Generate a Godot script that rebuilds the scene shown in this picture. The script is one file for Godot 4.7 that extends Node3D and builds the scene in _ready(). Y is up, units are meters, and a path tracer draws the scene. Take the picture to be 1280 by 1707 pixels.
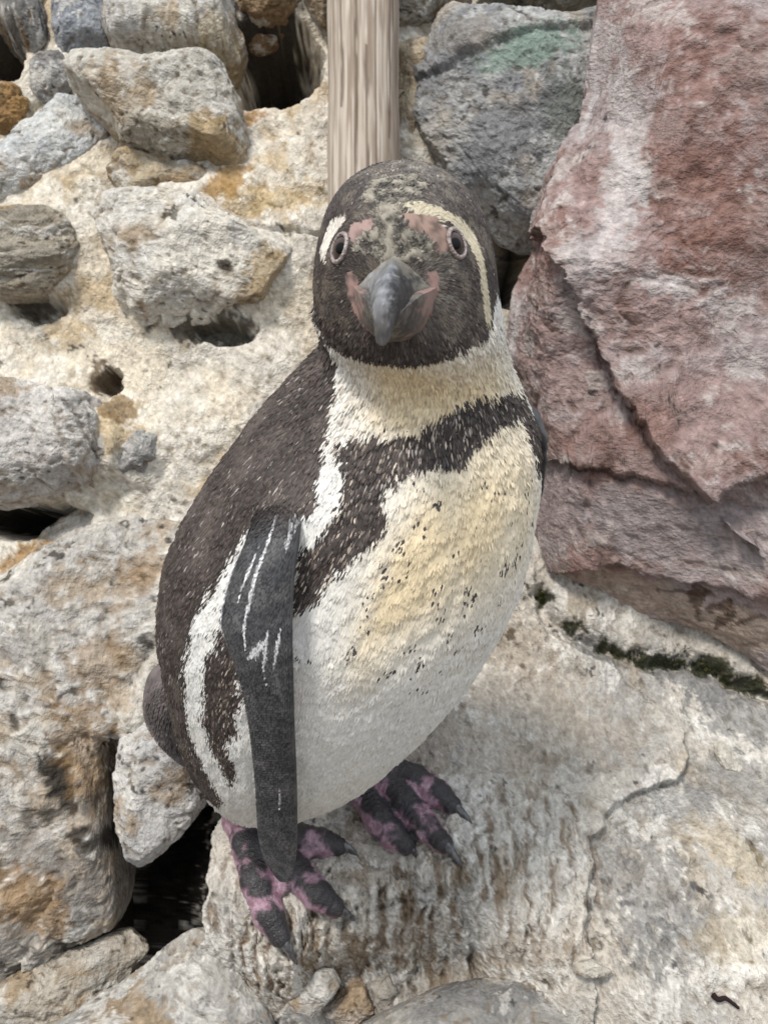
extends Node3D
# A penguin on a rocky ledge in front of a mortared rock bank.  Photo pixels (1280 x 1707) are only used to find where a thing stands: px(x, y, depth).

const FOCAL := 1478.3
var cam_at := Vector3(0, 0.575, 0.58)
var cam_basis := Basis(Vector3.RIGHT, deg_to_rad(-25.0))
var jobs: Array = []
var done: Array = []
var lock := Mutex.new()
var fbm := FastNoiseLite.new()
var fine := FastNoiseLite.new()
var ridge := FastNoiseLite.new()
var cell := FastNoiseLite.new()
var edge := FastNoiseLite.new()
var M := {}

func _ready():
	var cam := Camera3D.new()
	cam.name = "camera"
	cam.position = cam_at
	cam.basis = cam_basis
	cam.fov = 60.0
	cam.near = 0.02
	cam.far = 400.0
	var lens := CameraAttributesPhysical.new()
	lens.frustum_focal_length = 20.785
	lens.frustum_focus_distance = 0.53
	lens.exposure_aperture = 10.0
	lens.frustum_near = 0.02
	lens.frustum_far = 400.0
	cam.attributes = lens
	cam.fov = 60.0
	add_child(cam)
	var env := Environment.new()
	env.background_mode = Environment.BG_SKY
	var sm := ProceduralSkyMaterial.new()
	sm.sky_top_color = Color(0.93, 0.965, 1.0)
	sm.sky_horizon_color = Color(0.62, 0.63, 0.64)
	sm.sky_curve = 0.45
	sm.sky_energy_multiplier = 1.15
	sm.ground_bottom_color = Color(0.30, 0.28, 0.26)
	sm.ground_horizon_color = Color(0.55, 0.54, 0.52)
	sm.sun_angle_max = 1.0
	var sky := Sky.new()
	sky.sky_material = sm
	env.sky = sky
	env.tonemap_mode = Environment.TONE_MAPPER_LINEAR
	env.background_energy_multiplier = 0.54
	env.tonemap_exposure = 2.2
	env.sdfgi_enabled = true
	env.ssao_enabled = true
	env.ssil_enabled = true
	var we := WorldEnvironment.new()
	we.name = "environment"
	we.environment = env
	add_child(we)
	var sun := DirectionalLight3D.new()
	sun.name = "sun"
	sun.light_energy = 0.5
	sun.light_color = Color(1.0, 0.97, 0.93)
	sun.light_angular_distance = 12.0
	sun.shadow_enabled = true
	add_child(sun)
	sun.look_at_from_position(Vector3(-0.50, 1.6, 0.50), Vector3.ZERO, Vector3.UP)

	setup_noise()
	setup_materials()
	build_ground()
	build_bank()
	build_ledge()
	build_boulders()
	build_post()
	build_penguin()
	build_small_things()
	run_jobs()

# ------------------------------------------------------------------ helpers
func setup_noise():
	for a in [[fbm, 11, FastNoiseLite.FRACTAL_FBM, 4, 0.5], [fine, 23, FastNoiseLite.FRACTAL_FBM, 3, 0.6], [ridge, 37, FastNoiseLite.FRACTAL_RIDGED, 4, 0.5]]:
		var n: FastNoiseLite = a[0]
		n.noise_type = FastNoiseLite.TYPE_SIMPLEX_SMOOTH
		n.seed = a[1]
		n.frequency = 1.0
		n.fractal_type = a[2]
		n.fractal_octaves = a[3]
		n.fractal_gain = a[4]
	cell.noise_type = FastNoiseLite.TYPE_CELLULAR
	cell.seed = 5
	cell.frequency = 1.0
	cell.fractal_type = FastNoiseLite.FRACTAL_NONE
	cell.cellular_jitter = 1.0
	cell.cellular_return_type = FastNoiseLite.RETURN_DISTANCE
	edge.noise_type = FastNoiseLite.TYPE_CELLULAR
	edge.seed = 8
	edge.frequency = 1.0
	edge.fractal_type = FastNoiseLite.FRACTAL_NONE
	edge.cellular_jitter = 1.0
	edge.cellular_return_type = FastNoiseLite.RETURN_DISTANCE2_SUB

func noise_texture(sd: int, freq: float, lo: float, hi: float, kind := FastNoiseLite.TYPE_SIMPLEX_SMOOTH, oct := 5, gain := 0.6, size := 1024) -> NoiseTexture2D:
	var n := FastNoiseLite.new()
	n.noise_type = kind
	n.seed = sd
	n.frequency = freq
	n.fractal_octaves = oct
	n.fractal_gain = gain
	var t := NoiseTexture2D.new()
	t.width = size
	t.height = size
	t.seamless = true
	t.noise = n
	var g := Gradient.new()
	g.set_color(0, Color(lo, lo, lo))
	g.set_color(1, Color(hi, hi, hi))
	t.color_ramp = g
	return t

func solid(rough: float, spec := 0.4) -> StandardMaterial3D:
	var m := StandardMaterial3D.new()
	m.vertex_color_use_as_albedo = true
	m.roughness = rough
	m.metallic_specular = spec
	return m

func setup_materials():
	var grain := noise_texture(3, 0.02, 0.66, 1.0, FastNoiseLite.TYPE_SIMPLEX_SMOOTH, 5, 0.62)
	var bump := noise_texture(9, 0.03, 0.0, 1.0, FastNoiseLite.TYPE_SIMPLEX_SMOOTH, 5, 0.65)
	for k in ["rock", "red", "smooth"]:
		var m := solid(0.92 if k != "smooth" else 0.8, 0.35)
		m.albedo_texture = grain
		m.uv1_triplanar = true
		m.uv1_world_triplanar = true
		m.uv1_scale = Vector3(6, 6, 6) if k != "red" else Vector3(5, 7, 5)
		m.heightmap_enabled = true
		m.heightmap_texture = bump
		m.heightmap_scale = {"rock": 0.30, "red": 0.28, "smooth": 0.14}[k]
		M[k] = m
	var w := solid(0.85, 0.3)
	M.wood = w
	var skin := solid(0.42, 0.5)
	skin.albedo_texture = grain
	skin.uv1_triplanar = true
	skin.uv1_world_triplanar = true
	skin.uv1_scale = Vector3(14, 14, 14)
	skin.heightmap_enabled = true
	skin.heightmap_texture = noise_texture(19, 0.12, 0.0, 1.0, FastNoiseLite.TYPE_CELLULAR, 2, 0.5, 512)
	skin.heightmap_scale = 0.12
	M.skin = skin
	M.horn = solid(0.42, 0.4)
	M.claw = solid(0.25, 0.55)
	M.feather = solid(0.62, 0.35)
	M.down = solid(0.85, 0.25)
	M.flipper = solid(0.5, 0.4)
	var eye := StandardMaterial3D.new()
	eye.vertex_color_use_as_albedo = true
	eye.roughness = 0.06
	eye.metallic_specular = 0.33
	M.eye = eye

func ray(x: float, y: float) -> Vector3:      # a step of one metre of depth
	return cam_basis * Vector3((x - 640.0) / FOCAL, -(y - 853.5) / FOCAL, -1.0)

func px(x: float, y: float, depth: float) -> Vector3:
	return cam_at + ray(x, y) * depth

func at_height(x: float, y: float, h: float) -> Vector3:
	var r := ray(x, y)
	return cam_at + r * ((h - cam_at.y) / r.y)

func on_plane(x: float, y: float, o: Vector3, n: Vector3) -> Vector3:
	var r := ray(x, y)
	return cam_at + r * ((o - cam_at).dot(n) / r.dot(n))

func tag(o: Node, label := "", category := "", group := "", kind := "") -> Node:
	if label: o.set_meta("label", label)
	if category: o.set_meta("category", category)
	if group: o.set_meta("group", group)
	if kind: o.set_meta("kind", kind)
	return o

func add_named(o: Node3D, called: String, parent: Node = self) -> Node3D:
	var n := called
	var i := 0
	while parent.has_node(NodePath(n)):
		i += 1
		n = "%s_%03d" % [called, i]
	o.name = n
	parent.add_child(o, true)
	return o

func job(called: String, mat: Material, fn: Callable, parent: Node = self) -> MeshInstance3D:
	var o := MeshInstance3D.new()
	add_named(o, called, parent)
	jobs.append([o, mat, fn])
	return o

func run_jobs():
	done.resize(jobs.size())
	var id := WorkerThreadPool.add_group_task(run_one, jobs.size(), 4, true)
	WorkerThreadPool.wait_for_group_task_completion(id)
	var total := 0
	for i in jobs.size():
		var m := ArrayMesh.new()
		m.add_surface_from_arrays(Mesh.PRIMITIVE_TRIANGLES, done[i])
		m.surface_set_material(0, jobs[i][1])
		jobs[i][0].mesh = m
		total += done[i][Mesh.ARRAY_INDEX].size() / 3

func run_one(i: int):
	var a = jobs[i][2].call()
	lock.lock()
	done[i] = a
	lock.unlock()

func arrays(v: PackedVector3Array, n: PackedVector3Array, c: PackedColorArray, idx: PackedInt32Array) -> Array:
	var a := []
	a.resize(Mesh.ARRAY_MAX)
	a[Mesh.ARRAY_VERTEX] = v
	a[Mesh.ARRAY_NORMAL] = n
	a[Mesh.ARRAY_COLOR] = c
	a[Mesh.ARRAY_INDEX] = idx
	return a

# A grid of nu x nv points (u fastest) as triangles; wrap joins the last column to the first. Front faces run clockwise: seen with u to the right and v up.
func grid_arrays(v: PackedVector3Array, c: PackedColorArray, nu: int, nv: int, wrap: bool) -> Array:
	var n := PackedVector3Array()
	n.resize(nu * nv)
	for j in nv:
		var j0 := maxi(j - 1, 0) * nu
		var j1 := mini(j + 1, nv - 1) * nu
		for i in nu:
			var i0: int = (i + nu - 1) % nu if wrap else maxi(i - 1, 0)
			var i1: int = (i + 1) % nu if wrap else mini(i + 1, nu - 1)
			n[j * nu + i] = (v[j * nu + i1] - v[j * nu + i0]).cross(v[j1 + i] - v[j0 + i]).normalized()
	if wrap:
		for e in [0, nv - 1]:
			var s := Vector3.ZERO
			var q: int = 1 if e == 0 else nv - 2
			for i in nu: s += n[q * nu + i]
			if v[e * nu].distance_to(v[e * nu + nu / 2]) < 1e-5:
				for i in nu: n[e * nu + i] = s.normalized()
	var cu := nu if wrap else nu - 1
	var idx := PackedInt32Array()
	idx.resize(cu * (nv - 1) * 6)
	var k := 0
	for j in nv - 1:
		for i in cu:
			var a := j * nu + i
			var b := j * nu + (i + 1) % nu
			var d := a + nu
			var e := b + nu
			idx[k] = a; idx[k + 1] = d; idx[k + 2] = b
			idx[k + 3] = b; idx[k + 4] = d; idx[k + 5] = e
			k += 6
	return arrays(v, n, c, idx)

# ------------------------------------------------------------------ surfaces that follow a few measured points (thin plate)
class Plate:
	var pts := PackedVector2Array()
	var w := PackedFloat64Array()
	static func phi(r2: float) -> float:
		return 0.0 if r2 < 1e-12 else r2 * log(r2)
	func fit(p: PackedVector2Array, h: PackedFloat64Array, soft: float):
		pts = p
		var n := p.size()
		var m := n + 3
		var a := []
		for i in m:
			var row := PackedFloat64Array()
			row.resize(m + 1)
			a.append(row)
		for i in n:
			for j in n:
				a[i][j] = phi(p[i].distance_squared_to(p[j]))
			a[i][i] = soft
			a[i][n] = 1.0
			a[i][n + 1] = p[i].x
			a[i][n + 2] = p[i].y
			a[n][i] = 1.0
			a[n + 1][i] = p[i].x
			a[n + 2][i] = p[i].y
			a[i][m] = h[i]
		for c in m:
			var best := c
			for r in range(c + 1, m):
				if absf(a[r][c]) > absf(a[best][c]): best = r
			var t = a[c]; a[c] = a[best]; a[best] = t
			for r in m:
				if r != c and a[r][c] != 0.0:
					var f: float = a[r][c] / a[c][c]
					for k in range(c, m + 1): a[r][k] -= f * a[c][k]
		w.resize(m)
		for i in m: w[i] = a[i][m] / a[i][i]
	func at(q: Vector2) -> float:
		var n := pts.size()
		var s := w[n] + w[n + 1] * q.x + w[n + 2] * q.y
		for i in n:
			s += w[i] * phi(q.distance_squared_to(pts[i]))
		return s

# A crack or a step along a line on a rock's face: left of the line's direction stands proud by step and falls back within fall.
class Line:
	var p := PackedVector2Array()
	var step := 0.0
	var fall := 0.05
	var groove := 0.0
	var gw := 0.003
	var soft := 0.0015
	var lo := Vector2.ZERO
	var hi := Vector2.ZERO
	func close():
		lo = p[0]; hi = p[0]
		for q in p:
			lo = lo.min(q); hi = hi.max(q)
		var g := maxf(fall * 3.0 if step != 0.0 else 0.0, gw * 3.0)
		lo -= Vector2(g, g); hi += Vector2(g, g)
	func at(q: Vector2) -> float:
		if q.x < lo.x or q.y < lo.y or q.x > hi.x or q.y > hi.y: return 0.0
		var best := 1e9
		var sd := 0.0
		for i in p.size() - 1:
			var a := p[i]
			var d := p[i + 1] - a
			var t := clampf((q - a).dot(d) / d.length_squared(), 0.0, 1.0)
			var o := q - a - d * t
			var l := o.length_squared()
			if l < best:
				best = l
				sd = d.cross(q - a)
		best = sqrt(best)
		var h := 0.0
		if step != 0.0:
			h += step * (smoothstep(-soft, soft, best if sd > 0.0 else -best)) * exp(-pow(best / fall, 1.5))
		if groove > 0.0:
			h -= groove * exp(-best * best / (gw * gw))
		return h

class StainShade:  # real stains, and shade painted into gaps and holes
	var at := Vector2.ZERO
	var rx := 0.01
	var ry := 0.01
	var turn := 0.0
	var col := Color.BLACK
	var amount := 1.0

class Look:
	var base := Color(0.5, 0.46, 0.40)
	var other := Color(0.36, 0.35, 0.34)
	var stain := Color(0.36, 0.23, 0.10)
	var spot := Color(0.05, 0.045, 0.04)
	var crust := Color(0.66, 0.64, 0.60)
	var f_mix := 9.0
	var mix := 0.5          # share of other
	var f_stain := 14.0
	var stained := 0.25
	var f_spot := 60.0
	var spotted := 0.1
	var crusted := 0.25
	var squash := Vector3.ONE
	var amp := 0.008        # slow relief
	var f_amp := 14.0
	var facet := 0.006
	var f_facet := 22.0
	var crack := 0.003
	var f_crack := 18.0
	var rough := 0.0016
	var f_rough := 90.0
	var grit := 0.0006
	var seed_at := Vector3.ZERO
	var pits := 0.0018
	var f_pits := 95.0
	var lines: Array = []
	var stains_and_shade: Array = []
	var flutes: Array = []   # [middle, rx, ry, depth]: runs washed down a face
	var zones: Array = []    # [middle, rx, ry, how much rougher]

func relief(l: Look, p: Vector3, out: PackedFloat32Array) -> float:
	var q := p * l.squash + l.seed_at
	var w := Vector3(fbm.get_noise_3dv(q * 30.0), fbm.get_noise_3dv(q * 30.0 + Vector3(7, 1, 3)), fbm.get_noise_3dv(q * 30.0 + Vector3(2, 9, 5))) * 0.008
	q += w
	var slow := fbm.get_noise_3dv(q * l.f_amp)
	var cr := ridge.get_noise_3dv(q * l.f_crack)
	var fc := cell.get_noise_3dv(q * l.f_facet)
	var ro := fbm.get_noise_3dv(q * l.f_rough)
	var gr := fine.get_noise_3dv(q * l.f_rough * 4.0)
	var cut := smoothstep(0.55, 0.95, cr)
	out[0] = slow
	out[1] = cut
	out[2] = ro
	out[3] = gr
	out[4] = fc
	var pit := 0.0
	if slow + ro * 0.6 > 0.16:
		pit = smoothstep(-0.62, -0.86, cell.get_noise_3dv(q * l.f_pits))
	out[5] = pit
	return l.amp * slow - l.facet * (fc + 0.4) - l.crack * cut + l.rough * ro + l.grit * gr - l.pits * pit

func rock_color(l: Look, p: Vector3, q2: Vector2, o: PackedFloat32Array) -> Color:
	var q := p * l.squash + l.seed_at * 1.7
	var a := fbm.get_noise_3dv(q * l.f_mix) * 1.4 + o[2] * 0.35
	var c := l.base.lerp(l.other, smoothstep(-0.35, 0.35, a + (l.mix - 0.5) * 1.4))
	var b := fbm.get_noise_3dv(q * l.f_stain + Vector3(31, 5, 9)) * 1.3 + o[3] * 0.2 - o[2] * 0.25
	c = c.lerp(l.stain, 0.6 * smoothstep(0.62 - l.stained, 1.0 - l.stained, b + 0.3))
	var e := fbm.get_noise_3dv(q * l.f_mix * 1.9 + Vector3(3, 50, 9)) * 1.3 + o[3] * 0.25 + o[2] * 0.4
	c = c.lerp(l.crust, 0.65 * smoothstep(0.75 - l.crusted, 0.95 - l.crusted, e + 0.25))
	var d := fine.get_noise_3dv(q * l.f_spot + Vector3(13, 15, 70)) + fbm.get_noise_3dv(q * 17.0) * 0.6 - o[2] * 0.3
	c = c.lerp(l.spot, 0.85 * smoothstep(0.80 - l.spotted, 0.92 - l.spotted, d + 0.15))
	c = c.lerp(l.stain.lerp(l.spot, 0.5), o[1] * 0.62)
	c = c.lerp(l.spot.lerp(l.stain, 0.35), o[5] * 0.7)
	for s: StainShade in l.stains_and_shade:
		var r := (q2 - s.at).rotated(-s.turn) / Vector2(s.rx, s.ry)
		var rr := r.length_squared()
		if rr < 4.0:
			var k := sqrt(rr) + o[2] * 0.45 + o[3] * 0.35 + fbm.get_noise_3dv(q * 55.0) * 0.5
			c = c.lerp(s.col, s.amount * (1.0 - smoothstep(0.7, 1.05, k)))
	var g := 1.0 + 0.36 * o[3] + 0.30 * o[2]
	return Color(maxf(c.r * g, 0.008), maxf(c.g * g, 0.008), maxf(c.b * g, 0.008))

# ------------------------------------------------------------------ rock sheets (bank, ledge): relief over a tilted plane
class Sheet:
	var o := Vector3.ZERO
	var a := Vector3.RIGHT
	var b := Vector3.UP
	var n := Vector3.BACK
	var plate := Plate.new()
	var look: Look
	var us := PackedFloat32Array()
	var vs := PackedFloat32Array()

func new_sheet(o: Vector3, n: Vector3, controls: Array, soft: float) -> Sheet:
	var s := Sheet.new()
	s.o = o
	s.n = n.normalized()
	s.a = (Vector3.UP.cross(s.n)).normalized()
	s.b = s.n.cross(s.a)
	var p := PackedVector2Array()
	var h := PackedFloat64Array()
	for c: Vector3 in controls:
		var d := c - o
		p.append(Vector2(d.dot(s.a), d.dot(s.b)))
		h.append(d.dot(s.n))
	s.plate.fit(p, h, soft)
	return s

func sheet_uv(s: Sheet, p: Vector3) -> Vector2:
	return Vector2((p - s.o).dot(s.a), (p - s.o).dot(s.b))

func sheet_pixel(s: Sheet, x: float, y: float, above := 0.0) -> Vector3:    # where a line of sight meets the sheet's smooth shape (plus its lines)
	var r := ray(x, y)
	var depth := 0.3
	var last := 0.3
	while depth < 2.0:
		if sheet_gap(s, cam_at + r * depth) < above: break
		last = depth
		depth += 0.01
	for i in 14:
		var m := (last + depth) / 2.0
		if sheet_gap(s, cam_at + r * m) < above: depth = m
		else: last = m
	return cam_at + r * depth

func sheet_gap(s: Sheet, p: Vector3) -> float:
	var q := sheet_uv(s, p)
	var h := s.plate.at(q)
	for l: Line in s.look.lines: h += l.at(q)
	return (p - s.o).dot(s.n) - h

func spread(lo: float, hi: float, step: float, far_lo: float, far_hi: float) -> PackedFloat32Array:
	var out := PackedFloat32Array()
	var before := []
	var x := lo
	var d := step
	while x > far_lo:
		d *= 1.25
		x -= d
		before.push_front(x)
	out.append_array(PackedFloat32Array(before))
	x = lo
	while x < hi:
		out.append(x)
		x += step
	d = step
	while x < far_hi:
		out.append(x)
		d *= 1.25
		x += d
	return out

func sheet_mesh(s: Sheet) -> Array:
	var nu := s.us.size()
	var nv := s.vs.size()
	var v := PackedVector3Array()
	var c := PackedColorArray()
	v.resize(nu * nv)
	c.resize(nu * nv)
	var o := PackedFloat32Array([0, 0, 0, 0, 0, 0])
	var l := s.look
	# the smooth shape on a coarse grid first
	var cs := 0.012
	var u0 := s.us[0]; var v0 := s.vs[0]
	var cn := int((s.us[nu - 1] - u0) / cs) + 3
	var cm := int((s.vs[nv - 1] - v0) / cs) + 3
	var co := PackedFloat32Array()
	co.resize(cn * cm)
	for j in cm:
		for i in cn:
			co[j * cn + i] = s.plate.at(Vector2(u0 + i * cs, v0 + j * cs))
	for j in nv:
		for i in nu:
			var q := Vector2(s.us[i], s.vs[j])
			var fx := (q.x - u0) / cs; var fy := (q.y - v0) / cs
			var ix := int(fx); var iy := int(fy)
			fx -= ix; fy -= iy
			var k := iy * cn + ix
			var h := lerpf(lerpf(co[k], co[k + 1], fx), lerpf(co[k + cn], co[k + cn + 1], fx), fy)
			var p := s.o + s.a * q.x + s.b * q.y + s.n * h
			var q2 := q + Vector2(fbm.get_noise_3dv(p * 40.0), fbm.get_noise_3dv(p * 40.0 + Vector3(5, 5, 5))) * 0.006
			for line: Line in l.lines: h += line.at(q2)
			p = s.o + s.a * q.x + s.b * q.y + s.n * h
			h = relief(l, p, o)
			for z in l.zones:
				var zr: float = ((q - (z[0] as Vector2)) / Vector2(z[1], z[2])).length_squared()
				if zr < 6.0: h *= 1.0 + z[3] * exp(-zr)
			var k2 := rock_color(l, p, q2, o)
			for z in l.flutes:
				var zr: float = ((q2 - (z[0] as Vector2)) / Vector2(z[1], z[2])).length_squared()
				if zr < 5.0:
					var m := smoothstep(1.7, 0.5, zr + o[2] * 0.8)
					var run := fbm.get_noise_2d(q2.x * 95.0, q2.y * 13.0) + 0.45 * fine.get_noise_2d(q2.x * 260.0, q2.y * 40.0)
					h += m * z[3] * run
					k2 = k2.lerp(Color(0.76, 0.72, 0.66), m * 0.75 * smoothstep(0.05, 0.4, run))
					k2 = k2.lerp(Color(0.24, 0.165, 0.10), m * 0.7 * smoothstep(0.08, 0.42, -run))
			v[j * nu + i] = p + s.n * h
			c[j * nu + i] = k2
	return grid_arrays(v, c, nu, nv, false)

func line_on(o: Vector3, n: Vector3, a: Vector3, b: Vector3, pts: Array, step: float, fall: float, groove := 0.0, gw := 0.003, soft := 0.0015) -> Line:
	var l := Line.new()
	for i in range(0, pts.size(), 2):
		var p := on_plane(pts[i], pts[i + 1], o, n) - o
		l.p.append(Vector2(p.dot(a), p.dot(b)))
	l.step = step
	l.fall = fall
	l.groove = groove
	l.gw = gw
	l.soft = soft
	l.close()
	return l

func sheet_line(s: Sheet, pts: Array, step: float, fall: float, groove := 0.0, gw := 0.003, soft := 0.0015):
	var l := Line.new()
	for i in range(0, pts.size(), 2):
		l.p.append(sheet_uv(s, sheet_pixel(s, pts[i], pts[i + 1])))
	l.step = step
	l.fall = fall
	l.groove = groove
	l.gw = gw
	l.soft = soft
	l.close()
	s.look.lines.append(l)

func sheet_stain_shade(s: Sheet, x: float, y: float, rx: float, ry: float, turn: float, col: Color, amount := 0.9):
	var t := StainShade.new()
	t.at = sheet_uv(s, sheet_pixel(s, x, y))
	t.rx = rx
	t.ry = ry
	t.turn = deg_to_rad(turn)
	t.col = col
	t.amount = amount
	s.look.stains_and_shade.append(t)

# ------------------------------------------------------------------ closed rocks: a measured outline given thickness
class Rock:
	var o := Vector3.ZERO
	var a := Vector3.RIGHT
	var b := Vector3.UP
	var n := Vector3.BACK
	var radius := PackedFloat32Array()   # round the outline, 256 directions
	var front := 0.05
	var back := 0.05
	var box := 2.6
	var res := 60
	var cuts: Array = []                 # [direction, distance]: flat faces broken off
	var look: Look

func new_rock(pts: Array, cx: float, cy: float, depth: float, n: Vector3, front: float, back: float, look: Look, res: int, box := 2.6, cut_count := 16, cut_near := 0.84) -> Rock:
	var r := Rock.new()
	r.o = px(cx, cy, depth)
	r.n = n.normalized()
	r.a = (Vector3.UP.cross(r.n)).normalized()
	r.b = r.n.cross(r.a)
	r.front = front
	r.back = back
	r.look = look
	r.res = res
	r.box = box
	var dice := RandomNumberGenerator.new()
	dice.seed = int(cx * 7.0 + cy * 13.0)
	for i in cut_count:
		var d := Vector3(dice.randfn(), dice.randfn(), absf(dice.randfn()) * 0.9 + 0.1).normalized()
		r.cuts.append([d, dice.randf_range(cut_near, 0.985)])
	var poly := PackedVector2Array()
	for i in range(0, pts.size(), 2):
		var p := on_plane(pts[i], pts[i + 1], r.o, r.n) - r.o
		poly.append(Vector2(p.dot(r.a), p.dot(r.b)))
	var raw := PackedFloat32Array()
	raw.resize(256)
	for k in 256:
		var d := Vector2.from_angle(TAU * k / 256.0) * 5.0
		var best := 0.0
		for i in poly.size():
			var hit = Geometry2D.segment_intersects_segment(Vector2.ZERO, d, poly[i], poly[(i + 1) % poly.size()])
			if hit != null: best = maxf(best, hit.length())
		raw[k] = best
	r.radius.resize(256)
	for k in 256:
		r.radius[k] = (raw[(k + 253) % 256] + 2 * raw[(k + 254) % 256] + 3 * raw[(k + 255) % 256] + 4 * raw[k] + 3 * raw[(k + 1) % 256] + 2 * raw[(k + 2) % 256] + raw[(k + 3) % 256]) / 16.0
	return r

func rock_mesh(r: Rock) -> Array:
	var v := PackedVector3Array()
	var c := PackedColorArray()
	var idx := PackedInt32Array()
	var seam := {}
	var seam_of := PackedInt32Array()
	var seams: Array = []
	var o := PackedFloat32Array([0, 0, 0, 0, 0, 0])
	var l := r.look
	for f in 6:
		var nx := r.res
		var ny := r.res
		var deep := maxi(int(r.res * 0.6), 6)
		if f == 1:
			nx = maxi(r.res / 4, 6)
			ny = nx
		elif f < 4: nx = deep
		else: ny = deep
		var start := v.size()
		v.resize(start + (nx + 1) * (ny + 1))
		c.resize(v.size())
		for j in ny + 1:
			for i in nx + 1:
				var fi := float(i) / nx
				var fj := float(j) / ny
				if f == 2: fi = 0.55 * fi + 0.45 * fi * fi * fi
				elif f == 3: fi = 1.0 - (0.55 * (1.0 - fi) + 0.45 * pow(1.0 - fi, 3.0))
				elif f == 4: fj = 0.55 * fj + 0.45 * fj * fj * fj
				elif f == 5: fj = 1.0 - (0.55 * (1.0 - fj) + 0.45 * pow(1.0 - fj, 3.0))
				var x := tan((2.0 * fi - 1.0) * PI / 4.0)
				var y := tan((2.0 * fj - 1.0) * PI / 4.0)
				var d: Vector3
				match f:
					0: d = Vector3(x, y, 1)
					1: d = Vector3(-x, y, -1)
					2: d = Vector3(1, y, -x)
					3: d = Vector3(-1, y, x)
					4: d = Vector3(x, 1, -y)
					_: d = Vector3(x, -1, y)
				d = d.normalized()
				var ang := atan2(d.y, d.x) / TAU * 256.0
				if ang < 0.0: ang += 256.0
				var ia := int(ang) % 256
				var rad := lerpf(r.radius[ia], r.radius[(ia + 1) % 256], ang - floorf(ang))
				var flat := sqrt(d.x * d.x + d.y * d.y)
				var m := pow(pow(flat, r.box) + pow(absf(d.z), r.box), -1.0 / r.box)
				var th := r.front if d.z > 0.0 else r.back
				var broken := 1.0
				for cut in r.cuts:
					var dot: float = d.dot(cut[0])
					if dot > cut[1]: broken = minf(broken, cut[1] / dot)
				m *= broken
				var q := Vector3(d.x * m * rad, d.y * m * rad, d.z * m * th)
				var nn := Vector3(d.x / maxf(rad, 0.005), d.y / maxf(rad, 0.005), d.z / th)
				if r.box > 2.2:
					var e := r.box - 1.0
					nn = Vector3(signf(nn.x) * pow(absf(d.x), e) / maxf(rad, 0.005), signf(nn.y) * pow(absf(d.y), e) / maxf(rad, 0.005), signf(nn.z) * pow(absf(d.z), e) / th)
				nn = nn.normalized()
				var w := r.a * nn.x + r.b * nn.y + r.n * nn.z
				var p := r.o + r.a * q.x + r.b * q.y + r.n * q.z
				var q2 := Vector2(q.x, q.y)
				if d.z > -0.2 and l.lines.size():
					q2 += Vector2(fbm.get_noise_3dv(p * 40.0), fbm.get_noise_3dv(p * 40.0 + Vector3(5, 5, 5))) * 0.006
					var h := 0.0
					for line: Line in l.lines: h += line.at(q2)
					p += w * h
				var k := start + j * (nx + 1) + i
				var rel := relief(l, p, o)
				v[k] = p + w * rel
				c[k] = rock_color(l, p, q2, o)
				if (i == 0 or j == 0 or i == nx or j == ny) and f != 1:
					var key := Vector3i((d * 30000.0).round())
					if not seam.has(key):
						seam[key] = []
					seam[key].append(k)
		var at := idx.size()
		idx.resize(at + nx * ny * 6)
		for j in ny:
			for i in nx:
				var a := start + j * (nx + 1) + i
				var b := a + nx + 1
				idx[at] = a; idx[at + 1] = b; idx[at + 2] = a + 1
				idx[at + 3] = a + 1; idx[at + 4] = b; idx[at + 5] = b + 1
				at += 6
	var n := PackedVector3Array()
	n.resize(v.size())
	for t in range(0, idx.size(), 3):
		var a := idx[t]; var b := idx[t + 1]; var d := idx[t + 2]
		var fn := (v[d] - v[a]).cross(v[b] - v[a])
		n[a] += fn; n[b] += fn; n[d] += fn
	for key in seam:
		var s := Vector3.ZERO
		for k in seam[key]: s += n[k]
		for k in seam[key]: n[k] = s
	for k in n.size(): n[k] = n[k].normalized()
	return arrays(v, n, c, idx)

func rock_line(r: Rock, pts: Array, step: float, fall: float, groove := 0.0, gw := 0.003, soft := 0.0015):
	# lines are measured on the rock's front, so the plane they are found on stands near it
	r.look.lines.append(line_on(r.o + r.n * r.front * 0.8, r.n, r.a, r.b, pts, step, fall, groove, gw, soft))

func rock_stain(r: Rock, x: float, y: float, rx: float, ry: float, turn: float, col: Color, amount := 0.9):
	var t := StainShade.new()
	var p := on_plane(x, y, r.o + r.n * r.front * 0.8, r.n) - r.o
	t.at = Vector2(p.dot(r.a), p.dot(r.b))
	t.rx = rx
	t.ry = ry
	t.turn = deg_to_rad(turn)
	t.col = col
	t.amount = amount
	r.look.stains_and_shade.append(t)

func limestone(sd: int) -> Look:
	var l := Look.new()
	l.seed_at = Vector3(sd * 1.37, sd * 0.71, sd * 2.13)
	return l

# ------------------------------------------------------------------ the setting
func build_ground():
	var o := MeshInstance3D.new()
	var m := PlaneMesh.new()
	m.size = Vector2(300, 300)
	var g := StandardMaterial3D.new()
	g.albedo_color = Color(0.42, 0.38, 0.33)
	g.roughness = 0.95
	m.material = g
	o.mesh = m
	o.position = Vector3(0, -0.5, 0)
	add_named(o, "ground")
	tag(o, "", "", "", "structure")

var bank: Sheet
var ledge: Sheet

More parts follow.
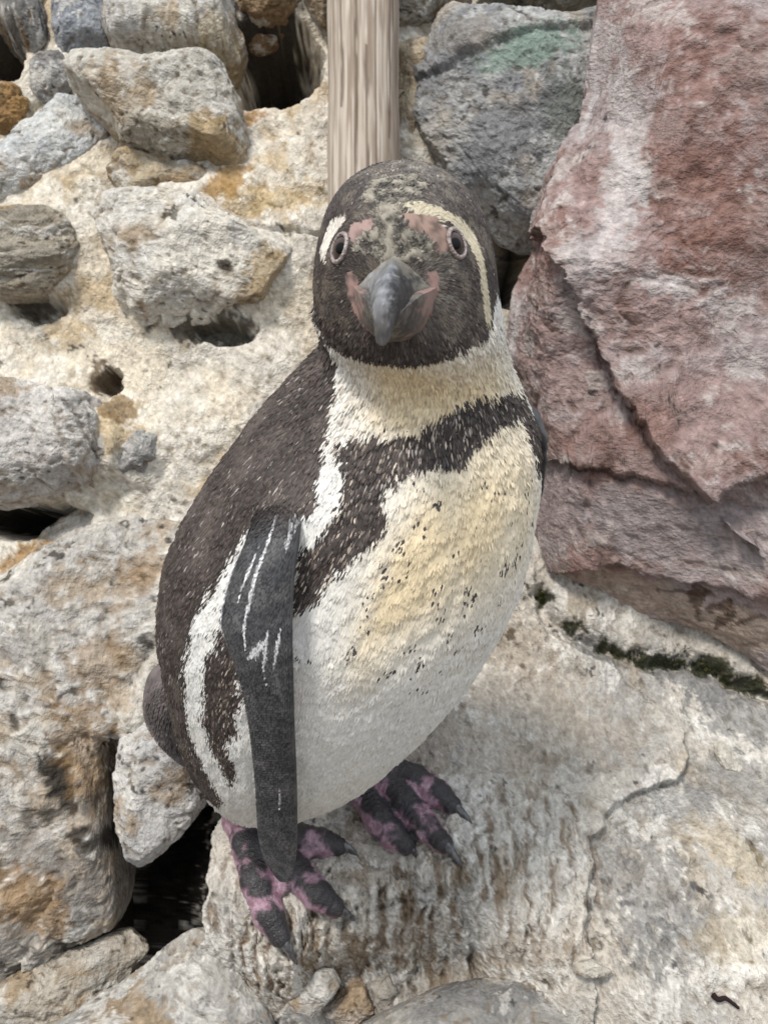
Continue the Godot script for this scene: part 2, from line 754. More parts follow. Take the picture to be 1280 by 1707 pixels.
func build_bank():
	var c := []
	for q in [[0, 0, 1.0], [300, 0, 0.98], [600, 0, 0.97], [0, 300, 0.93], [300, 300, 0.9], [600, 300, 0.9], [0, 600, 0.88], [300, 600, 0.87], [500, 600, 0.87], [0, 850, 0.86], [300, 850, 0.85], [400, 700, 0.855],
			[0, 1100, 0.84], [300, 1100, 0.83], [0, 1400, 0.85], [200, 1250, 0.84], [300, 1500, 0.95], [150, 1650, 0.93], [900, 0, 1.03], [900, 300, 0.99], [900, 600, 0.99], [1200, 300, 1.05], [900, 1000, 0.99], [600, 900, 0.9], [600, 1200, 0.92], [1300, 1000, 1.05]]:
		c.append(px(q[0], q[1], q[2]))
	bank = new_sheet(px(400, 600, 0.87), Vector3(0, 0.5, 0.86), c, 1e-5)
	var l := limestone(1)
	l.base = Color(0.84, 0.75, 0.61)
	l.other = Color(0.78, 0.725, 0.64)
	l.stain = Color(0.58, 0.42, 0.22)
	l.stained = 0.22
	l.f_stain = 9.0
	l.spotted = 0.04
	l.crusted = 0.4
	l.crust = Color(0.86, 0.81, 0.72)
	l.amp = 0.012
	l.f_amp = 9.0
	l.facet = 0.004
	l.f_facet = 12.0
	l.crack = 0.002
	l.f_crack = 9.0
	l.rough = 0.0018
	l.pits = 0.0006
	l.f_rough = 45.0
	l.grit = 0.0007
	bank.look = l
	# hollows: the gaps between the stones, the deep ones painted dark for their shade
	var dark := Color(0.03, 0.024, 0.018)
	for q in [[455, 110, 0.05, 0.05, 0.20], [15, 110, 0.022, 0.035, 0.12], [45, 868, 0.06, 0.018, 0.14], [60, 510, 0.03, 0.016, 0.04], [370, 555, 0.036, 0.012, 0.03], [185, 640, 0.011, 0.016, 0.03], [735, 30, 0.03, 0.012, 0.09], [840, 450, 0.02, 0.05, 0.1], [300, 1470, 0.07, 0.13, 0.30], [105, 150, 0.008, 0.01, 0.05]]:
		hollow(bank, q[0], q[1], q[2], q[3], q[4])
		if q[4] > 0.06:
			sheet_stain_shade(bank, q[0], q[1], q[2] * 0.9, q[3] * 0.9, 0, dark, 0.95)
	sheet_stain_shade(bank, 185, 640, 0.012, 0.02, 20, Color(0.10, 0.06, 0.03))  # shade of the small hole, painted in
	sheet_stain_shade(bank, 205, 690, 0.018, 0.018, 20, Color(0.30, 0.19, 0.08), 0.8)
	sheet_stain_shade(bank, 60, 510, 0.026, 0.016, 0, Color(0.12, 0.09, 0.06), 0.8)  # shadow under the layered stone, painted on the bank
	sheet_stain_shade(bank, 360, 560, 0.05, 0.016, 0, Color(0.12, 0.11, 0.09), 0.9)  # shade in the hollow under the oval stone, painted in
	sheet_stain_shade(bank, 385, 310, 0.02, 0.03, -30, Color(0.42, 0.24, 0.07), 0.8)
	sheet_stain_shade(bank, 480, 330, 0.05, 0.02, 20, Color(0.60, 0.42, 0.18), 0.5)
	sheet_stain_shade(bank, 60, 930, 0.05, 0.02, 30, Color(0.45, 0.26, 0.09), 0.8)
	sheet_stain_shade(bank, 420, 190, 0.016, 0.01, 0, Color(0.40, 0.22, 0.08), 0.8)
	sheet_line(bank, [375, 382, 440, 384, 540, 388], 0.0, 0.02, 0.006, 0.0022)
	bank.us = spread(-0.34, 0.16, 0.0023, -1.6, 1.6)
	bank.vs = spread(-0.36, 0.36, 0.0023, -0.8, 0.9)
	tag(job("rock_bank", M.rock, sheet_mesh.bind(bank)), "", "", "", "structure")

func hollow(s: Sheet, x: float, y: float, rx: float, ry: float, depth: float):
	var h := Hollow.new()
	h.c = sheet_uv(s, sheet_pixel(s, x, y))
	h.rx = rx
	h.ry = ry
	h.depth = depth
	h.close_hollow()
	s.look.lines.append(h)

class Hollow extends Line:
	var c := Vector2.ZERO
	var rx := 0.02
	var ry := 0.02
	var depth := 0.1
	func close_hollow():
		lo = c - Vector2(rx, ry) * 1.4
		hi = c + Vector2(rx, ry) * 1.4
	func at(q: Vector2) -> float:
		if q.x < lo.x or q.y < lo.y or q.x > hi.x or q.y > hi.y: return 0.0
		var r := ((q - c) / Vector2(rx, ry)).length()
		return -depth * (1.0 - smoothstep(0.55, 1.15, r))

func build_ledge():
	var c := []
	for q in [[410, 1390, 0.0], [430, 1450, 0.0], [500, 1400, 0.003], [600, 1290, 0.012], [560, 1400, 0.003], [700, 1400, 0.005], [780, 1380, 0.012], [650, 1450, -0.004], [590, 1520, -0.012], [480, 1540, -0.014], [490, 1600, -0.032], [560, 1620, -0.085], [610, 1600, -0.075], [600, 1670, -0.118], [420, 1650, -0.09], [640, 1495, -0.012], [540, 1540, -0.018], [740, 1485, -0.002],
			[355, 1400, -0.008], [345, 1500, -0.03], [700, 1560, -0.05], [700, 1640, -0.10], [760, 1600, -0.075], [850, 1100, 0.085], [950, 1060, 0.113], [900, 1200, 0.06], [1000, 1200, 0.056], [900, 1300, 0.036], [1150, 1250, 0.048], [1000, 1400, 0.018], [900, 1500, 0.0], [850, 1580, -0.03], [1000, 1600, -0.025],
			[1200, 1400, 0.035], [1200, 1600, 0.0], [1280, 1200, 0.055], [1280, 1690, -0.02], [1100, 1690, -0.035], [900, 1660, -0.062], [700, 1700, -0.095], [700, 1150, 0.07], [500, 1200, 0.02], [400, 1290, 0.0], [1500, 1300, 0.04], [600, 1900, -0.2], [1000, 1900, -0.16]]:
		c.append(at_height(q[0], q[1], q[2]))
	ledge = new_sheet(at_height(700, 1400, 0.0), Vector3(0.0, 0.74, 0.67), c, 1e-6)
	var l := limestone(4)
	l.base = Color(0.66, 0.61, 0.54)
	l.other = Color(0.47, 0.45, 0.42)
	l.mix = 0.45
	l.f_mix = 8.0
	l.stain = Color(0.44, 0.37, 0.28)
	l.stained = 0.2
	l.f_stain = 12.0
	l.spotted = 0.10
	l.crust = Color(0.80, 0.775, 0.73)
	l.crusted = 0.36
	l.squash = Vector3(1.1, 0.75, 0.75)
	l.amp = 0.009
	l.f_amp = 12.0
	l.facet = 0.004
	l.f_facet = 20.0
	l.crack = 0.0035
	l.f_crack = 16.0
	l.rough = 0.0022
	l.f_rough = 85.0
	l.grit = 0.0007
	ledge.look = l
	sheet_line(ledge, [910, 1045, 960, 1080, 1030, 1110, 1080, 1160, 1140, 1215, 1155, 1265, 1130, 1300, 1060, 1320, 1010, 1360, 990, 1420, 985, 1500, 990, 1570], -0.015, 0.07, 0.004, 0.0025, 0.003)
	sheet_line(ledge, [1010, 1330, 930, 1320, 880, 1290, 830, 1282, 790, 1290, 765, 1330], 0.006, 0.05, 0.001, 0.002, 0.004)
	sheet_line(ledge, [690, 1475, 765, 1505, 783, 1560, 790, 1650], -0.012, 0.035, 0.004, 0.004, 0.003)
	sheet_line(ledge, [300, 1640, 328, 1560, 335, 1500, 343, 1420, 362, 1335, 372, 1200], -0.20, 1.2, 0.0, 0.003, 0.004)
	for q in [[1010, 1470, 0.005, 0.004, 0], [1165, 1480, 0.011, 0.004, -50], [1040, 1500, 0.009, 0.006, 0], [1250, 1405, 0.008, 0.004, -30], [1265, 1430, 0.004, 0.005, 0], [990, 1510, 0.005, 0.008, 0], [1080, 1510, 0.005, 0.003, 40], [1120, 1605, 0.004, 0.003, 0], [850, 1060, 0.006, 0.005, 0], [870, 1110, 0.004, 0.003, 0]]:
		sheet_stain_shade(ledge, q[0], q[1], q[2], q[3], q[4], Color(0.035, 0.03, 0.027))
	for q in [[918, 1265, 0.016, 0.005, -8, 0.8], [940, 1222, 0.010, 0.003, 20, 0.8], [880, 1590, 0.05, 0.012, 8, 0.6], [760, 1640, 0.04, 0.012, 0, 0.6], [640, 1400, 0.05, 0.03, 0, 0.5], [860, 1080, 0.05, 0.03, -30, 0.5], [700, 1240, 0.06, 0.03, 20, 0.5]]:
		sheet_stain_shade(ledge, q[0], q[1], q[2], q[3], q[4], Color(0.26, 0.19, 0.12), q[5] * 0.8)
	for q in [[1150, 1130, 0.05, 0.02, -30, 0.8], [1230, 1190, 0.05, 0.03, -20, 0.7], [1000, 1090, 0.03, 0.01, -30, 0.7], [1070, 1480, 0.045, 0.045, 0, 0.6], [1150, 1560, 0.05, 0.02, 20, 0.5], [1220, 1300, 0.04, 0.03, 0, 0.5], [1130, 1340, 0.03, 0.02, 0, 0.5]]:
		sheet_stain_shade(ledge, q[0], q[1], q[2], q[3], q[4], Color(0.27, 0.27, 0.27), q[5])
	for q in [[920, 1190, 0.085, 0.04, -25, 0.6], [820, 1240, 0.05, 0.025, -10, 0.5]]:
		sheet_stain_shade(ledge, q[0], q[1], q[2], q[3], q[4], Color(0.58, 0.51, 0.43), q[5])
	for q in [[1220, 1420, 0.04, 0.02, -40, 0.4], [1240, 1560, 0.04, 0.02, 10, 0.35]]:
		sheet_stain_shade(ledge, q[0], q[1], q[2], q[3], q[4], Color(0.62, 0.50, 0.32), q[5])
	for z in [[590, 1590, 0.085, 0.045, 0.0065], [890, 1450, 0.055, 0.065, 0.0035], [420, 1560, 0.05, 0.06, 0.004], [720, 1470, 0.04, 0.03, 0.005]]:
		l.flutes.append([sheet_uv(ledge, sheet_pixel(ledge, z[0], z[1])), z[2], z[3], z[4]])
	for z in [[590, 1590, 0.10, 0.05, 0.7], [930, 1190, 0.09, 0.04, -0.55]]:
		l.zones.append([sheet_uv(ledge, sheet_pixel(ledge, z[0], z[1])), z[2], z[3], z[4]])
	sheet_line(ledge, [900, 990, 925, 1030, 965, 1060, 1015, 1082, 1090, 1105, 1160, 1105, 1215, 1130, 1300, 1165], 0.0, 0.02, 0.022, 0.008)
	for g in [[560, 1545, 548, 1600, 562, 1660], [628, 1530, 640, 1590, 630, 1670], [688, 1520, 700, 1580, 690, 1650], [500, 1615, 530, 1640], [735, 1520, 742, 1580, 735, 1650], [860, 1400, 852, 1480, 858, 1560], [905, 1380, 912, 1470, 902, 1560], [820, 1420, 812, 1500, 818, 1560]]:
		sheet_line(ledge, g, 0.0, 0.02, 0.004, 0.003)
	sheet_line(ledge, [395, 1560, 470, 1608, 560, 1545, 640, 1512, 720, 1500], -0.006, 0.02, 0.003, 0.003)
	for q in [[540, 1600, 0.05, 0.02, 0, 0.55], [690, 1560, 0.04, 0.03, 10, 0.5], [620, 1460, 0.04, 0.012, 0, 0.5], [740, 1470, 0.02, 0.02, 0, 0.6], [500, 1640, 0.04, 0.012, 0, 0.7]]:
		sheet_stain_shade(ledge, q[0], q[1], q[2], q[3], q[4], Color(0.24, 0.17, 0.10), q[5])
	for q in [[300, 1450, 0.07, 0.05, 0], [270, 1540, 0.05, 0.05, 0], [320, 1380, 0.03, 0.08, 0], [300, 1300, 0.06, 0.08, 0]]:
		sheet_stain_shade(ledge, q[0], q[1], q[2], q[3], q[4], Color(0.014, 0.011, 0.009), 0.97)  # darkness inside the hole, painted near-black on the rock
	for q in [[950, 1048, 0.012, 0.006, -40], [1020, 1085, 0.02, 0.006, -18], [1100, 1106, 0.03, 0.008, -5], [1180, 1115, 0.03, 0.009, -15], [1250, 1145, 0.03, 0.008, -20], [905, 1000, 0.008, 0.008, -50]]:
		sheet_stain_shade(ledge, q[0], q[1], q[2], q[3], q[4], Color(0.035, 0.04, 0.014), 0.92)
	ledge.us = spread(-0.22, 0.33, 0.00135, -0.9, 1.2)
	ledge.vs = spread(-0.22, 0.26, 0.00135, -0.8, 0.6)
	tag(job("rock_ledge", M.rock, sheet_mesh.bind(ledge)), "", "", "", "structure")

func boulder(called: String, pts: Array, cx: float, cy: float, depth: float, n: Vector3, front: float, back: float, l: Look, res: int, box := 2.6) -> Rock:
	var r := new_rock(pts, cx, cy, depth, n, front, back, l, res, box)
	return r

func build_boulders():
	# the red boulder
	var l := limestone(7)
	l.base = Color(0.375, 0.27, 0.255)
	l.other = Color(0.425, 0.36, 0.355)
	l.stain = Color(0.29, 0.165, 0.135)
	l.pits = 0.0008
	l.stained = 0.26
	l.f_stain = 9.0
	l.crust = Color(0.52, 0.47, 0.45)
	l.crusted = 0.22
	l.spotted = 0.0
	l.squash = Vector3(0.8, 1.05, 0.8)
	l.amp = 0.012
	l.f_amp = 7.0
	l.facet = 0.008
	l.f_facet = 13.0
	l.crack = 0.003
	l.f_crack = 11.0
	l.rough = 0.002
	l.f_rough = 70.0
	l.grit = 0.0005
	var r := new_rock([1000, -60, 995, 40, 985, 100, 965, 190, 930, 270, 905, 330, 885, 400, 860, 450, 845, 520, 845, 600, 858, 660, 880, 730, 890, 800, 880, 880, 886, 940, 905, 1000, 945, 1040, 1010, 1065, 1080, 1090, 1150, 1085, 1200, 1110, 1280, 1150, 1400, 1160, 1600, 1000, 1650, 500, 1600, 0, 1400, -150, 1150, -180], 1180, 520, 0.86, Vector3(-0.12, 0.30, 0.93), 0.11, 0.14, l, 270, 3.0, 42, 0.86)
	rock_line(r, [960, 480, 985, 540, 1010, 600, 1035, 650, 1050, 690, 1100, 760, 1170, 830, 1200, 800, 1290, 790], 0.026, 0.08, 0.002, 0.003)
	rock_line(r, [960, 770, 1010, 785, 1090, 800, 1150, 815], 0.014, 0.04, 0.002, 0.003)
	rock_line(r, [960, 955, 1040, 940, 1100, 965, 1180, 975, 1290, 990], 0.015, 0.05, 0.002, 0.003)
	rock_line(r, [990, 90, 962, 220, 955, 330, 985, 430, 992, 520], -0.007, 0.035, 0.001, 0.003, 0.004)
	rock_line(r, [1035, 650, 1010, 690, 965, 720, 960, 765], 0.006, 0.03, 0.002, 0.003)
	rock_line(r, [985, 780, 980, 850, 1000, 940], -0.004, 0.03, 0.001, 0.003)
	for q in [[1150, 300, 0.05, 0.10, 10, 0.7], [1200, 120, 0.05, 0.05, 0, 0.6], [1230, 400, 0.05, 0.05, 0, 0.7], [920, 430, 0.02, 0.05, -10, 0.6], [1200, 760, 0.05, 0.012, 10, 0.6], [1010, 720, 0.03, 0.02, 0, 0.4]]:
		rock_stain(r, q[0], q[1], q[2], q[3], q[4], Color(0.27, 0.14, 0.11), q[5] * 0.75)
	for q in [[1050, 200, 0.014, 0.08, 8, 0.6], [1035, 330, 0.02, 0.05, -8, 0.7], [1000, 430, 0.03, 0.02, 0, 0.5], [990, 130, 0.004, 0.04, -12, 0.8], [862, 530, 0.004, 0.05, 5, 0.7], [1100, 480, 0.03, 0.012, -20, 0.6], [1010, 20, 0.02, 0.03, 0, 0.5]]:
		rock_stain(r, q[0], q[1], q[2], q[3], q[4], Color(0.66, 0.62, 0.61), q[5])
	for q in [[1150, 880, 0.09, 0.035, -5, 0.75], [930, 850, 0.03, 0.06, 0, 0.6], [1050, 850, 0.04, 0.03, 0, 0.6]]:
		rock_stain(r, q[0], q[1], q[2], q[3], q[4], Color(0.38, 0.33, 0.33), q[5])
	for q in [[1080, 1010, 0.09, 0.022, -10, 0.8], [1250, 1060, 0.05, 0.03, -10, 0.8]]:
		rock_stain(r, q[0], q[1], q[2], q[3], q[4], Color(0.56, 0.45, 0.37), q[5])
	for q in [[1170, 1000, 0.006, 0.022, 12], [1205, 1010, 0.012, 0.006, 30], [1215, 1035, 0.005, 0.02, -15], [1150, 990, 0.02, 0.004, 10], [1255, 1030, 0.02, 0.004, 20]]:
		rock_stain(r, q[0], q[1], q[2], q[3], q[4], Color(0.10, 0.06, 0.04), 0.75)
	tag(job("boulder", M.red, rock_mesh.bind(r)), "big red and pinkish layered boulder standing on the right of the penguin", "boulder")

	# the grey boulder behind it
	l = limestone(9)
	l.base = Color(0.46, 0.46, 0.45)
	l.other = Color(0.29, 0.295, 0.305)
	l.mix = 0.5
	l.f_mix = 10.0
	l.stain = Color(0.42, 0.36, 0.29)
	l.stained = 0.15
	l.crust = Color(0.50, 0.50, 0.49)
	l.crusted = 0.3
	l.spotted = 0.12
	l.amp = 0.008
	l.f_amp = 9.0
	l.facet = 0.006
	l.f_facet = 16.0
	l.rough = 0.0022
	r = new_rock([680, 200, 690, 130, 720, 60, 740, 25, 800, 15, 870, 10, 960, 20, 1000, 15, 1060, 60, 1080, 200, 1060, 330, 1000, 420, 860, 420, 820, 395, 770, 340, 720, 290, 690, 250], 870, 210, 0.93, Vector3(-0.1, 0.35, 0.92), 0.055, 0.07, l, 130, 2.8, 26, 0.86)
	rock_stain(r, 880, 85, 0.055, 0.022, 10, Color(0.27, 0.36, 0.31), 0.85)
	rock_stain(r, 940, 190, 0.03, 0.04, 20, Color(0.13, 0.15, 0.12), 0.6)
	rock_stain(r, 840, 230, 0.05, 0.04, 30, Color(0.19, 0.195, 0.21), 0.7)
	rock_stain(r, 705, 240, 0.025, 0.05, 20, Color(0.47, 0.45, 0.42), 0.7)
	rock_stain(r, 780, 60, 0.04, 0.02, 0, Color(0.30, 0.28, 0.26), 0.7)
	rock_line(r, [730, 110, 800, 80, 900, 55, 990, 45], 0.007, 0.03, 0.0003, 0.003, 0.004)
	tag(job("boulder", M.rock, rock_mesh.bind(r)), "grey boulder with a pale green patch, behind the wooden post and the red boulder", "boulder")

	# lower left mass
	l = limestone(12)
	l.base = Color(0.72, 0.675, 0.60)
	l.other = Color(0.56, 0.535, 0.50)
	l.f_mix = 10.0
	l.stain = Color(0.42, 0.30, 0.18)
	l.stained = 0.32
	l.spotted = 0.2
	l.f_spot = 45.0
	l.crusted = 0.35
	l.amp = 0.012
	l.f_amp = 11.0
	l.facet = 0.008
	l.f_facet = 17.0
	l.rough = 0.003
	l.f_rough = 65.0
	r = new_rock([-200, 960, 0, 930, 100, 860, 170, 830, 300, 830, 480, 860, 480, 1150, 330, 1230, 205, 1225, 200, 1380, 222, 1480, 215, 1530, 150, 1570, 60, 1620, -40, 1680, -220, 1690], 150, 1200, 0.86, Vector3(0.1, 0.5, 0.84), 0.075, 0.10, l, 175, 3.2, 34, 0.88)
	rock_line(r, [260, 1085, 215, 1160, 190, 1240, 180, 1330, 205, 1420], 0.008, 0.03, 0.004, 0.004)
	rock_line(r, [95, 1490, 70, 1540, 40, 1600], 0.008, 0.03, 0.003, 0.004)
	for q in [[105, 1290, 0.012, 0.02, 0], [85, 1350, 0.010, 0.008, 0], [160, 1400, 0.02, 0.010, 20], [190, 1400, 0.01, 0.012, 0], [150, 1340, 0.01, 0.01, 0], [195, 1230, 0.006, 0.009, 10], [110, 1590, 0.02, 0.01, -30]]:
		rock_stain(r, q[0], q[1], q[2], q[3], q[4], Color(0.045, 0.038, 0.03), 0.9)
	for q in [[60, 1420, 0.04, 0.025, -30, 0.7], [120, 1480, 0.03, 0.03, 0, 0.7], [20, 1560, 0.04, 0.03, -40, 0.7], [60, 1080, 0.03, 0.02, 0, 0.5], [170, 1480, 0.02, 0.03, 0, 0.6], [130, 1330, 0.03, 0.03, 0, 0.5]]:
		rock_stain(r, q[0], q[1], q[2], q[3], q[4], Color(0.26, 0.24, 0.22), q[5])
	for q in [[105, 1310, 0.012, 0.03, 15, 0.9], [90, 1270, 0.014, 0.012, 0, 0.85], [215, 1390, 0.012, 0.02, 0, 0.9], [140, 1385, 0.016, 0.007, 20, 0.85], [50, 1360, 0.008, 0.012, 0, 0.7], [30, 1640, 0.03, 0.01, -20, 0.8]]:
		rock_stain(r, q[0], q[1], q[2], q[3], q[4], Color(0.05, 0.042, 0.034), q[5])
	for q in [[150, 1250, 0.03, 0.05, 10, 0.6], [60, 1500, 0.04, 0.03, -50, 0.7], [170, 1100, 0.03, 0.03, 0, 0.5], [240, 950, 0.03, 0.02, 0, 0.5]]:
		rock_stain(r, q[0], q[1], q[2], q[3], q[4], Color(0.34, 0.21, 0.10), q[5])
	tag(job("boulder", M.rock, rock_mesh.bind(r)), "mottled white, ochre and black-spotted boulder at lower left behind the tail", "boulder")

	l = limestone(15)
	l.base = Color(0.68, 0.655, 0.62)
	l.other = Color(0.52, 0.51, 0.50)
	l.spotted = 0.16
	l.stained = 0.2
	l.facet = 0.006
	l.f_facet = 24.0
	r = new_rock([203, 1240, 240, 1203, 300, 1210, 345, 1290, 352, 1335, 305, 1390, 262, 1432, 230, 1452, 206, 1435, 198, 1340], 270, 1320, 0.795, Vector3(0.1, 0.4, 0.9), 0.035, 0.05, l, 70, 3.0)
	tag(job("rock", M.rock, rock_mesh.bind(r)), "small pale angular rock just left of the dark hole, under the tail", "rock")

	l = limestone(17)
	l.base = Color(0.52, 0.47, 0.40)
	l.other = Color(0.36, 0.335, 0.30)
	l.stained = 0.35
	l.spotted = 0.14
	r = new_rock([-80, 1740, -60, 1670, 0, 1635, 80, 1600, 150, 1575, 215, 1545, 250, 1580, 215, 1640, 140, 1690, 60, 1740], 90, 1655, 0.80, Vector3(0.1, 0.6, 0.8), 0.025, 0.05, l, 70, 2.6)
	tag(job("rock", M.rock, rock_mesh.bind(r)), "low tan and brown rock wedged in the bottom left corner", "rock")

	l = limestone(19)
	l.base = Color(0.47, 0.45, 0.415)
	l.other = Color(0.33, 0.32, 0.305)
	l.pits = 0.0
	l.crusted = 0.2
	l.spotted = 0.06
	l.stained = 0.22
	l.amp = 0.005
	l.facet = 0.003
	l.rough = 0.0014
	r = new_rock([40, 1720, 120, 1690, 200, 1640, 265, 1590, 325, 1545, 390, 1565, 425, 1640, 460, 1690, 500, 1760, 400, 1850, 200, 1880, 60, 1820], 290, 1710, 0.735, Vector3(0.0, 0.75, 0.66), 0.04, 0.08, l, 100, 2.4)
	tag(job("rock", M.smooth, rock_mesh.bind(r)), "smooth grey rounded rock at the bottom, below the dark hole", "rock")

	l = limestone(21)
	l.base = Color(0.33, 0.315, 0.29)
	l.other = Color(0.20, 0.195, 0.19)
	l.pits = 0.0
	l.crust = Color(0.48, 0.46, 0.43)
	l.spotted = 0.08
	l.stained = 0.16
	l.amp = 0.004
	l.facet = 0.002
	l.rough = 0.0012
	r = new_rock([560, 1740, 600, 1707, 660, 1678, 760, 1640, 850, 1622, 950, 1632, 1050, 1658, 1120, 1707, 1120, 1800, 1000, 1870, 800, 1880, 600, 1820], 840, 1740, 0.70, Vector3(0.0, 0.75, 0.66), 0.035, 0.08, l, 100, 2.3)
	tag(job("rock", M.smooth, rock_mesh.bind(r)), "smooth dark grey rounded rock at the bottom edge, right of centre", "rock")
	build_stones()

# stones set in the bank
func stone(pts: Array, proud: float, thick: float, tilt: Vector3, l: Look, res: int, box: float, label: String) -> Rock:
	var cx := 0.0
	var cy := 0.0
	for i in range(0, pts.size(), 2):
		cx += pts[i]
		cy += pts[i + 1]
	cx /= pts.size() / 2.0
	cy /= pts.size() / 2.0
	var q := sheet_uv(bank, sheet_pixel(bank, cx, cy))
	var p := bank.o + bank.a * q.x + bank.b * q.y + bank.n * (bank.plate.at(q) + proud)
	var depth := -(cam_basis.inverse() * (p - cam_at)).z
	var r := new_rock(pts, cx, cy, depth, bank.n + tilt, thick, thick * 1.4, l, res, box)
	var mound := Hollow.new()
	mound.c = q
	var ext := Vector2.ZERO
	for k in 256: ext = ext.max((Vector2.from_angle(TAU * k / 256.0) * r.radius[k]).abs())
	mound.rx = ext.x * 1.22
	mound.ry = ext.y * 1.25
	mound.depth = -(0.010 + proud * 0.35)
	mound.close_hollow()
	if proud >= 0.0 and proud < 0.025: bank.look.lines.append(mound)
	var o := job("stone", M.rock, rock_mesh.bind(r))
	tag(o, label, "stone", "stones set in the rock bank")
	return r

func build_stones():
	var l := limestone(31)
	l.base = Color(0.76, 0.72, 0.64); l.other = Color(0.58, 0.55, 0.49); l.stained = 0.2; l.facet = 0.005; l.f_facet = 20.0; l.spotted = 0.08
	var r := stone([118, 130, 135, 100, 200, 95, 300, 98, 370, 115, 395, 150, 405, 215, 412, 265, 395, 292, 350, 270, 290, 265, 215, 248, 170, 200, 130, 165], 0.03, 0.05, Vector3(0, 0.1, 0.1), l, 84, 3.2, "jutting grey stone with an ochre underside, below the big pale stone at upper left")
	rock_stain(r, 350, 230, 0.035, 0.03, 20, Color(0.40, 0.27, 0.11), 0.75)
	rock_stain(r, 230, 205, 0.05, 0.012, -10, Color(0.25, 0.21, 0.15), 0.6)
	rock_stain(r, 390, 270, 0.014, 0.014, 20, Color(0.36, 0.19, 0.06), 0.8)
	l = limestone(33)
	l.base = Color(0.80, 0.75, 0.66); l.other = Color(0.66, 0.63, 0.58); l.stained = 0.22; l.facet = 0.004; l.spotted = 0.07; l.crusted = 0.4
	r = stone([160, 375, 175, 335, 215, 318, 280, 316, 340, 330, 400, 360, 460, 385, 490, 410, 485, 460, 455, 510, 380, 535, 310, 545, 240, 535, 190, 500, 170, 440], 0.012, 0.045, Vector3(0, 0.0, 0.1), l, 84, 2.6, "wide grey-white oval stone with a dark hollow under it, left of the penguin's head")
	rock_stain(r, 375, 440, 0.008, 0.006, 0, Color(0.06, 0.045, 0.03), 0.9)
	rock_stain(r, 292, 362, 0.006, 0.010, 0, Color(0.10, 0.09, 0.07), 0.8)
	rock_stain(r, 450, 450, 0.025, 0.03, 0, Color(0.45, 0.31, 0.13), 0.6)
	l = limestone(35)
	l.base = Color(0.58, 0.56, 0.53); l.other = Color(0.70, 0.67, 0.60); l.stained = 0.2; l.squash = Vector3(1.6, 0.5, 1); l.facet = 0.005
	r = stone([185, 0, 250, -60, 350, -50, 395, 0, 412, 70, 400, 110, 370, 126, 330, 110, 260, 98, 190, 95, 175, 50], 0.02, 0.05, Vector3(0, 0.1, 0.1), l, 80, 3.0, "big pale stone with ochre marks at the top edge, left of the dark hole")
	rock_stain(r, 360, 60, 0.03, 0.025, 60, Color(0.45, 0.34, 0.17), 0.5)
	l = limestone(37)
	l.base = Color(0.28, 0.30, 0.34); l.other = Color(0.35, 0.37, 0.40); l.stained = 0.05; l.spotted = 0.02; l.crusted = 0.1; l.facet = 0.002
	stone([90, -30, 130, -50, 180, -30, 192, 40, 185, 90, 140, 105, 105, 95, 92, 50], 0.018, 0.035, Vector3(0.1, 0.1, 0), l, 60, 2.4, "smooth blue-grey stone at the top edge, between a striped and a pale stone")
	l = limestone(39)
	l.base = Color(0.50, 0.48, 0.45); l.other = Color(0.17, 0.165, 0.16); l.squash = Vector3(3.0, 0.5, 1); l.f_mix = 14.0; l.stained = 0.1
	stone([-40, -30, 20, -50, 80, -30, 88, 40, 85, 90, 62, 105, 40, 80, 0, 50, -40, 40], 0.02, 0.035, Vector3(0.1, 0.1, 0), l, 60, 2.8, "dark and white streaked stone in the top left corner")
	l = limestone(41)
	l.base = Color(0.36, 0.35, 0.34); l.other = Color(0.26, 0.25, 0.25); l.stained = 0.1
	stone([52, 110, 75, 88, 110, 90, 125, 120, 118, 150, 85, 175, 58, 170, 50, 140], 0.014, 0.02, Vector3.ZERO, l, 44, 2.6, "small grey stone beside the dark gap at the left edge")
	l = limestone(43)
	l.base = Color(0.42, 0.25, 0.10); l.other = Color(0.30, 0.18, 0.08); l.stained = 0.3; l.facet = 0.008; l.rough = 0.003
	stone([-30, 165, 10, 150, 45, 148, 56, 175, 45, 215, 10, 238, -30, 235], 0.014, 0.025, Vector3.ZERO, l, 44, 2.6, "rusty orange stone at the left edge, above the pale blue-grey stone")
	l = limestone(45)
	l.base = Color(0.72, 0.72, 0.69); l.other = Color(0.58, 0.60, 0.61); l.stained = 0.14; l.crusted = 0.4; l.spotted = 0.03
	stone([-30, 270, 30, 230, 80, 190, 120, 160, 165, 185, 190, 235, 160, 275, 110, 300, 60, 335, 0, 340, -30, 320], 0.0, 0.03, Vector3(-0.1, 0.1, 0), l, 70, 2.6, "pale blue-grey stone at the left edge, below the jutting grey stone")
	l = limestone(47)
	l.base = Color(0.54, 0.46, 0.34); l.other = Color(0.42, 0.38, 0.32); l.stained = 0.3
	stone([185, 290, 200, 250, 260, 255, 340, 275, 375, 300, 380, 325, 330, 332, 280, 322, 210, 330], 0.0, 0.025, Vector3.ZERO, l, 60, 2.6, "tan stone wedged between the jutting stone and the wide oval stone")
	l = limestone(49)
	l.base = Color(0.48, 0.43, 0.35); l.other = Color(0.30, 0.27, 0.22); l.squash = Vector3(0.6, 2.5, 1); l.stained = 0.2; l.facet = 0.004
	stone([-50, 350, 20, 350, 90, 360, 130, 390, 145, 420, 120, 450, 60, 485, 0, 490, -50, 485], 0.022, 0.035, Vector3(0, 0.25, 0), l, 66, 2.6, "brown-grey layered stone at the left edge, half way up the bank")
	l = limestone(51)
	l.base = Color(0.72, 0.69, 0.65); l.other = Color(0.58, 0.55, 0.52); l.stained = 0.15; l.facet = 0.01; l.f_facet = 14.0
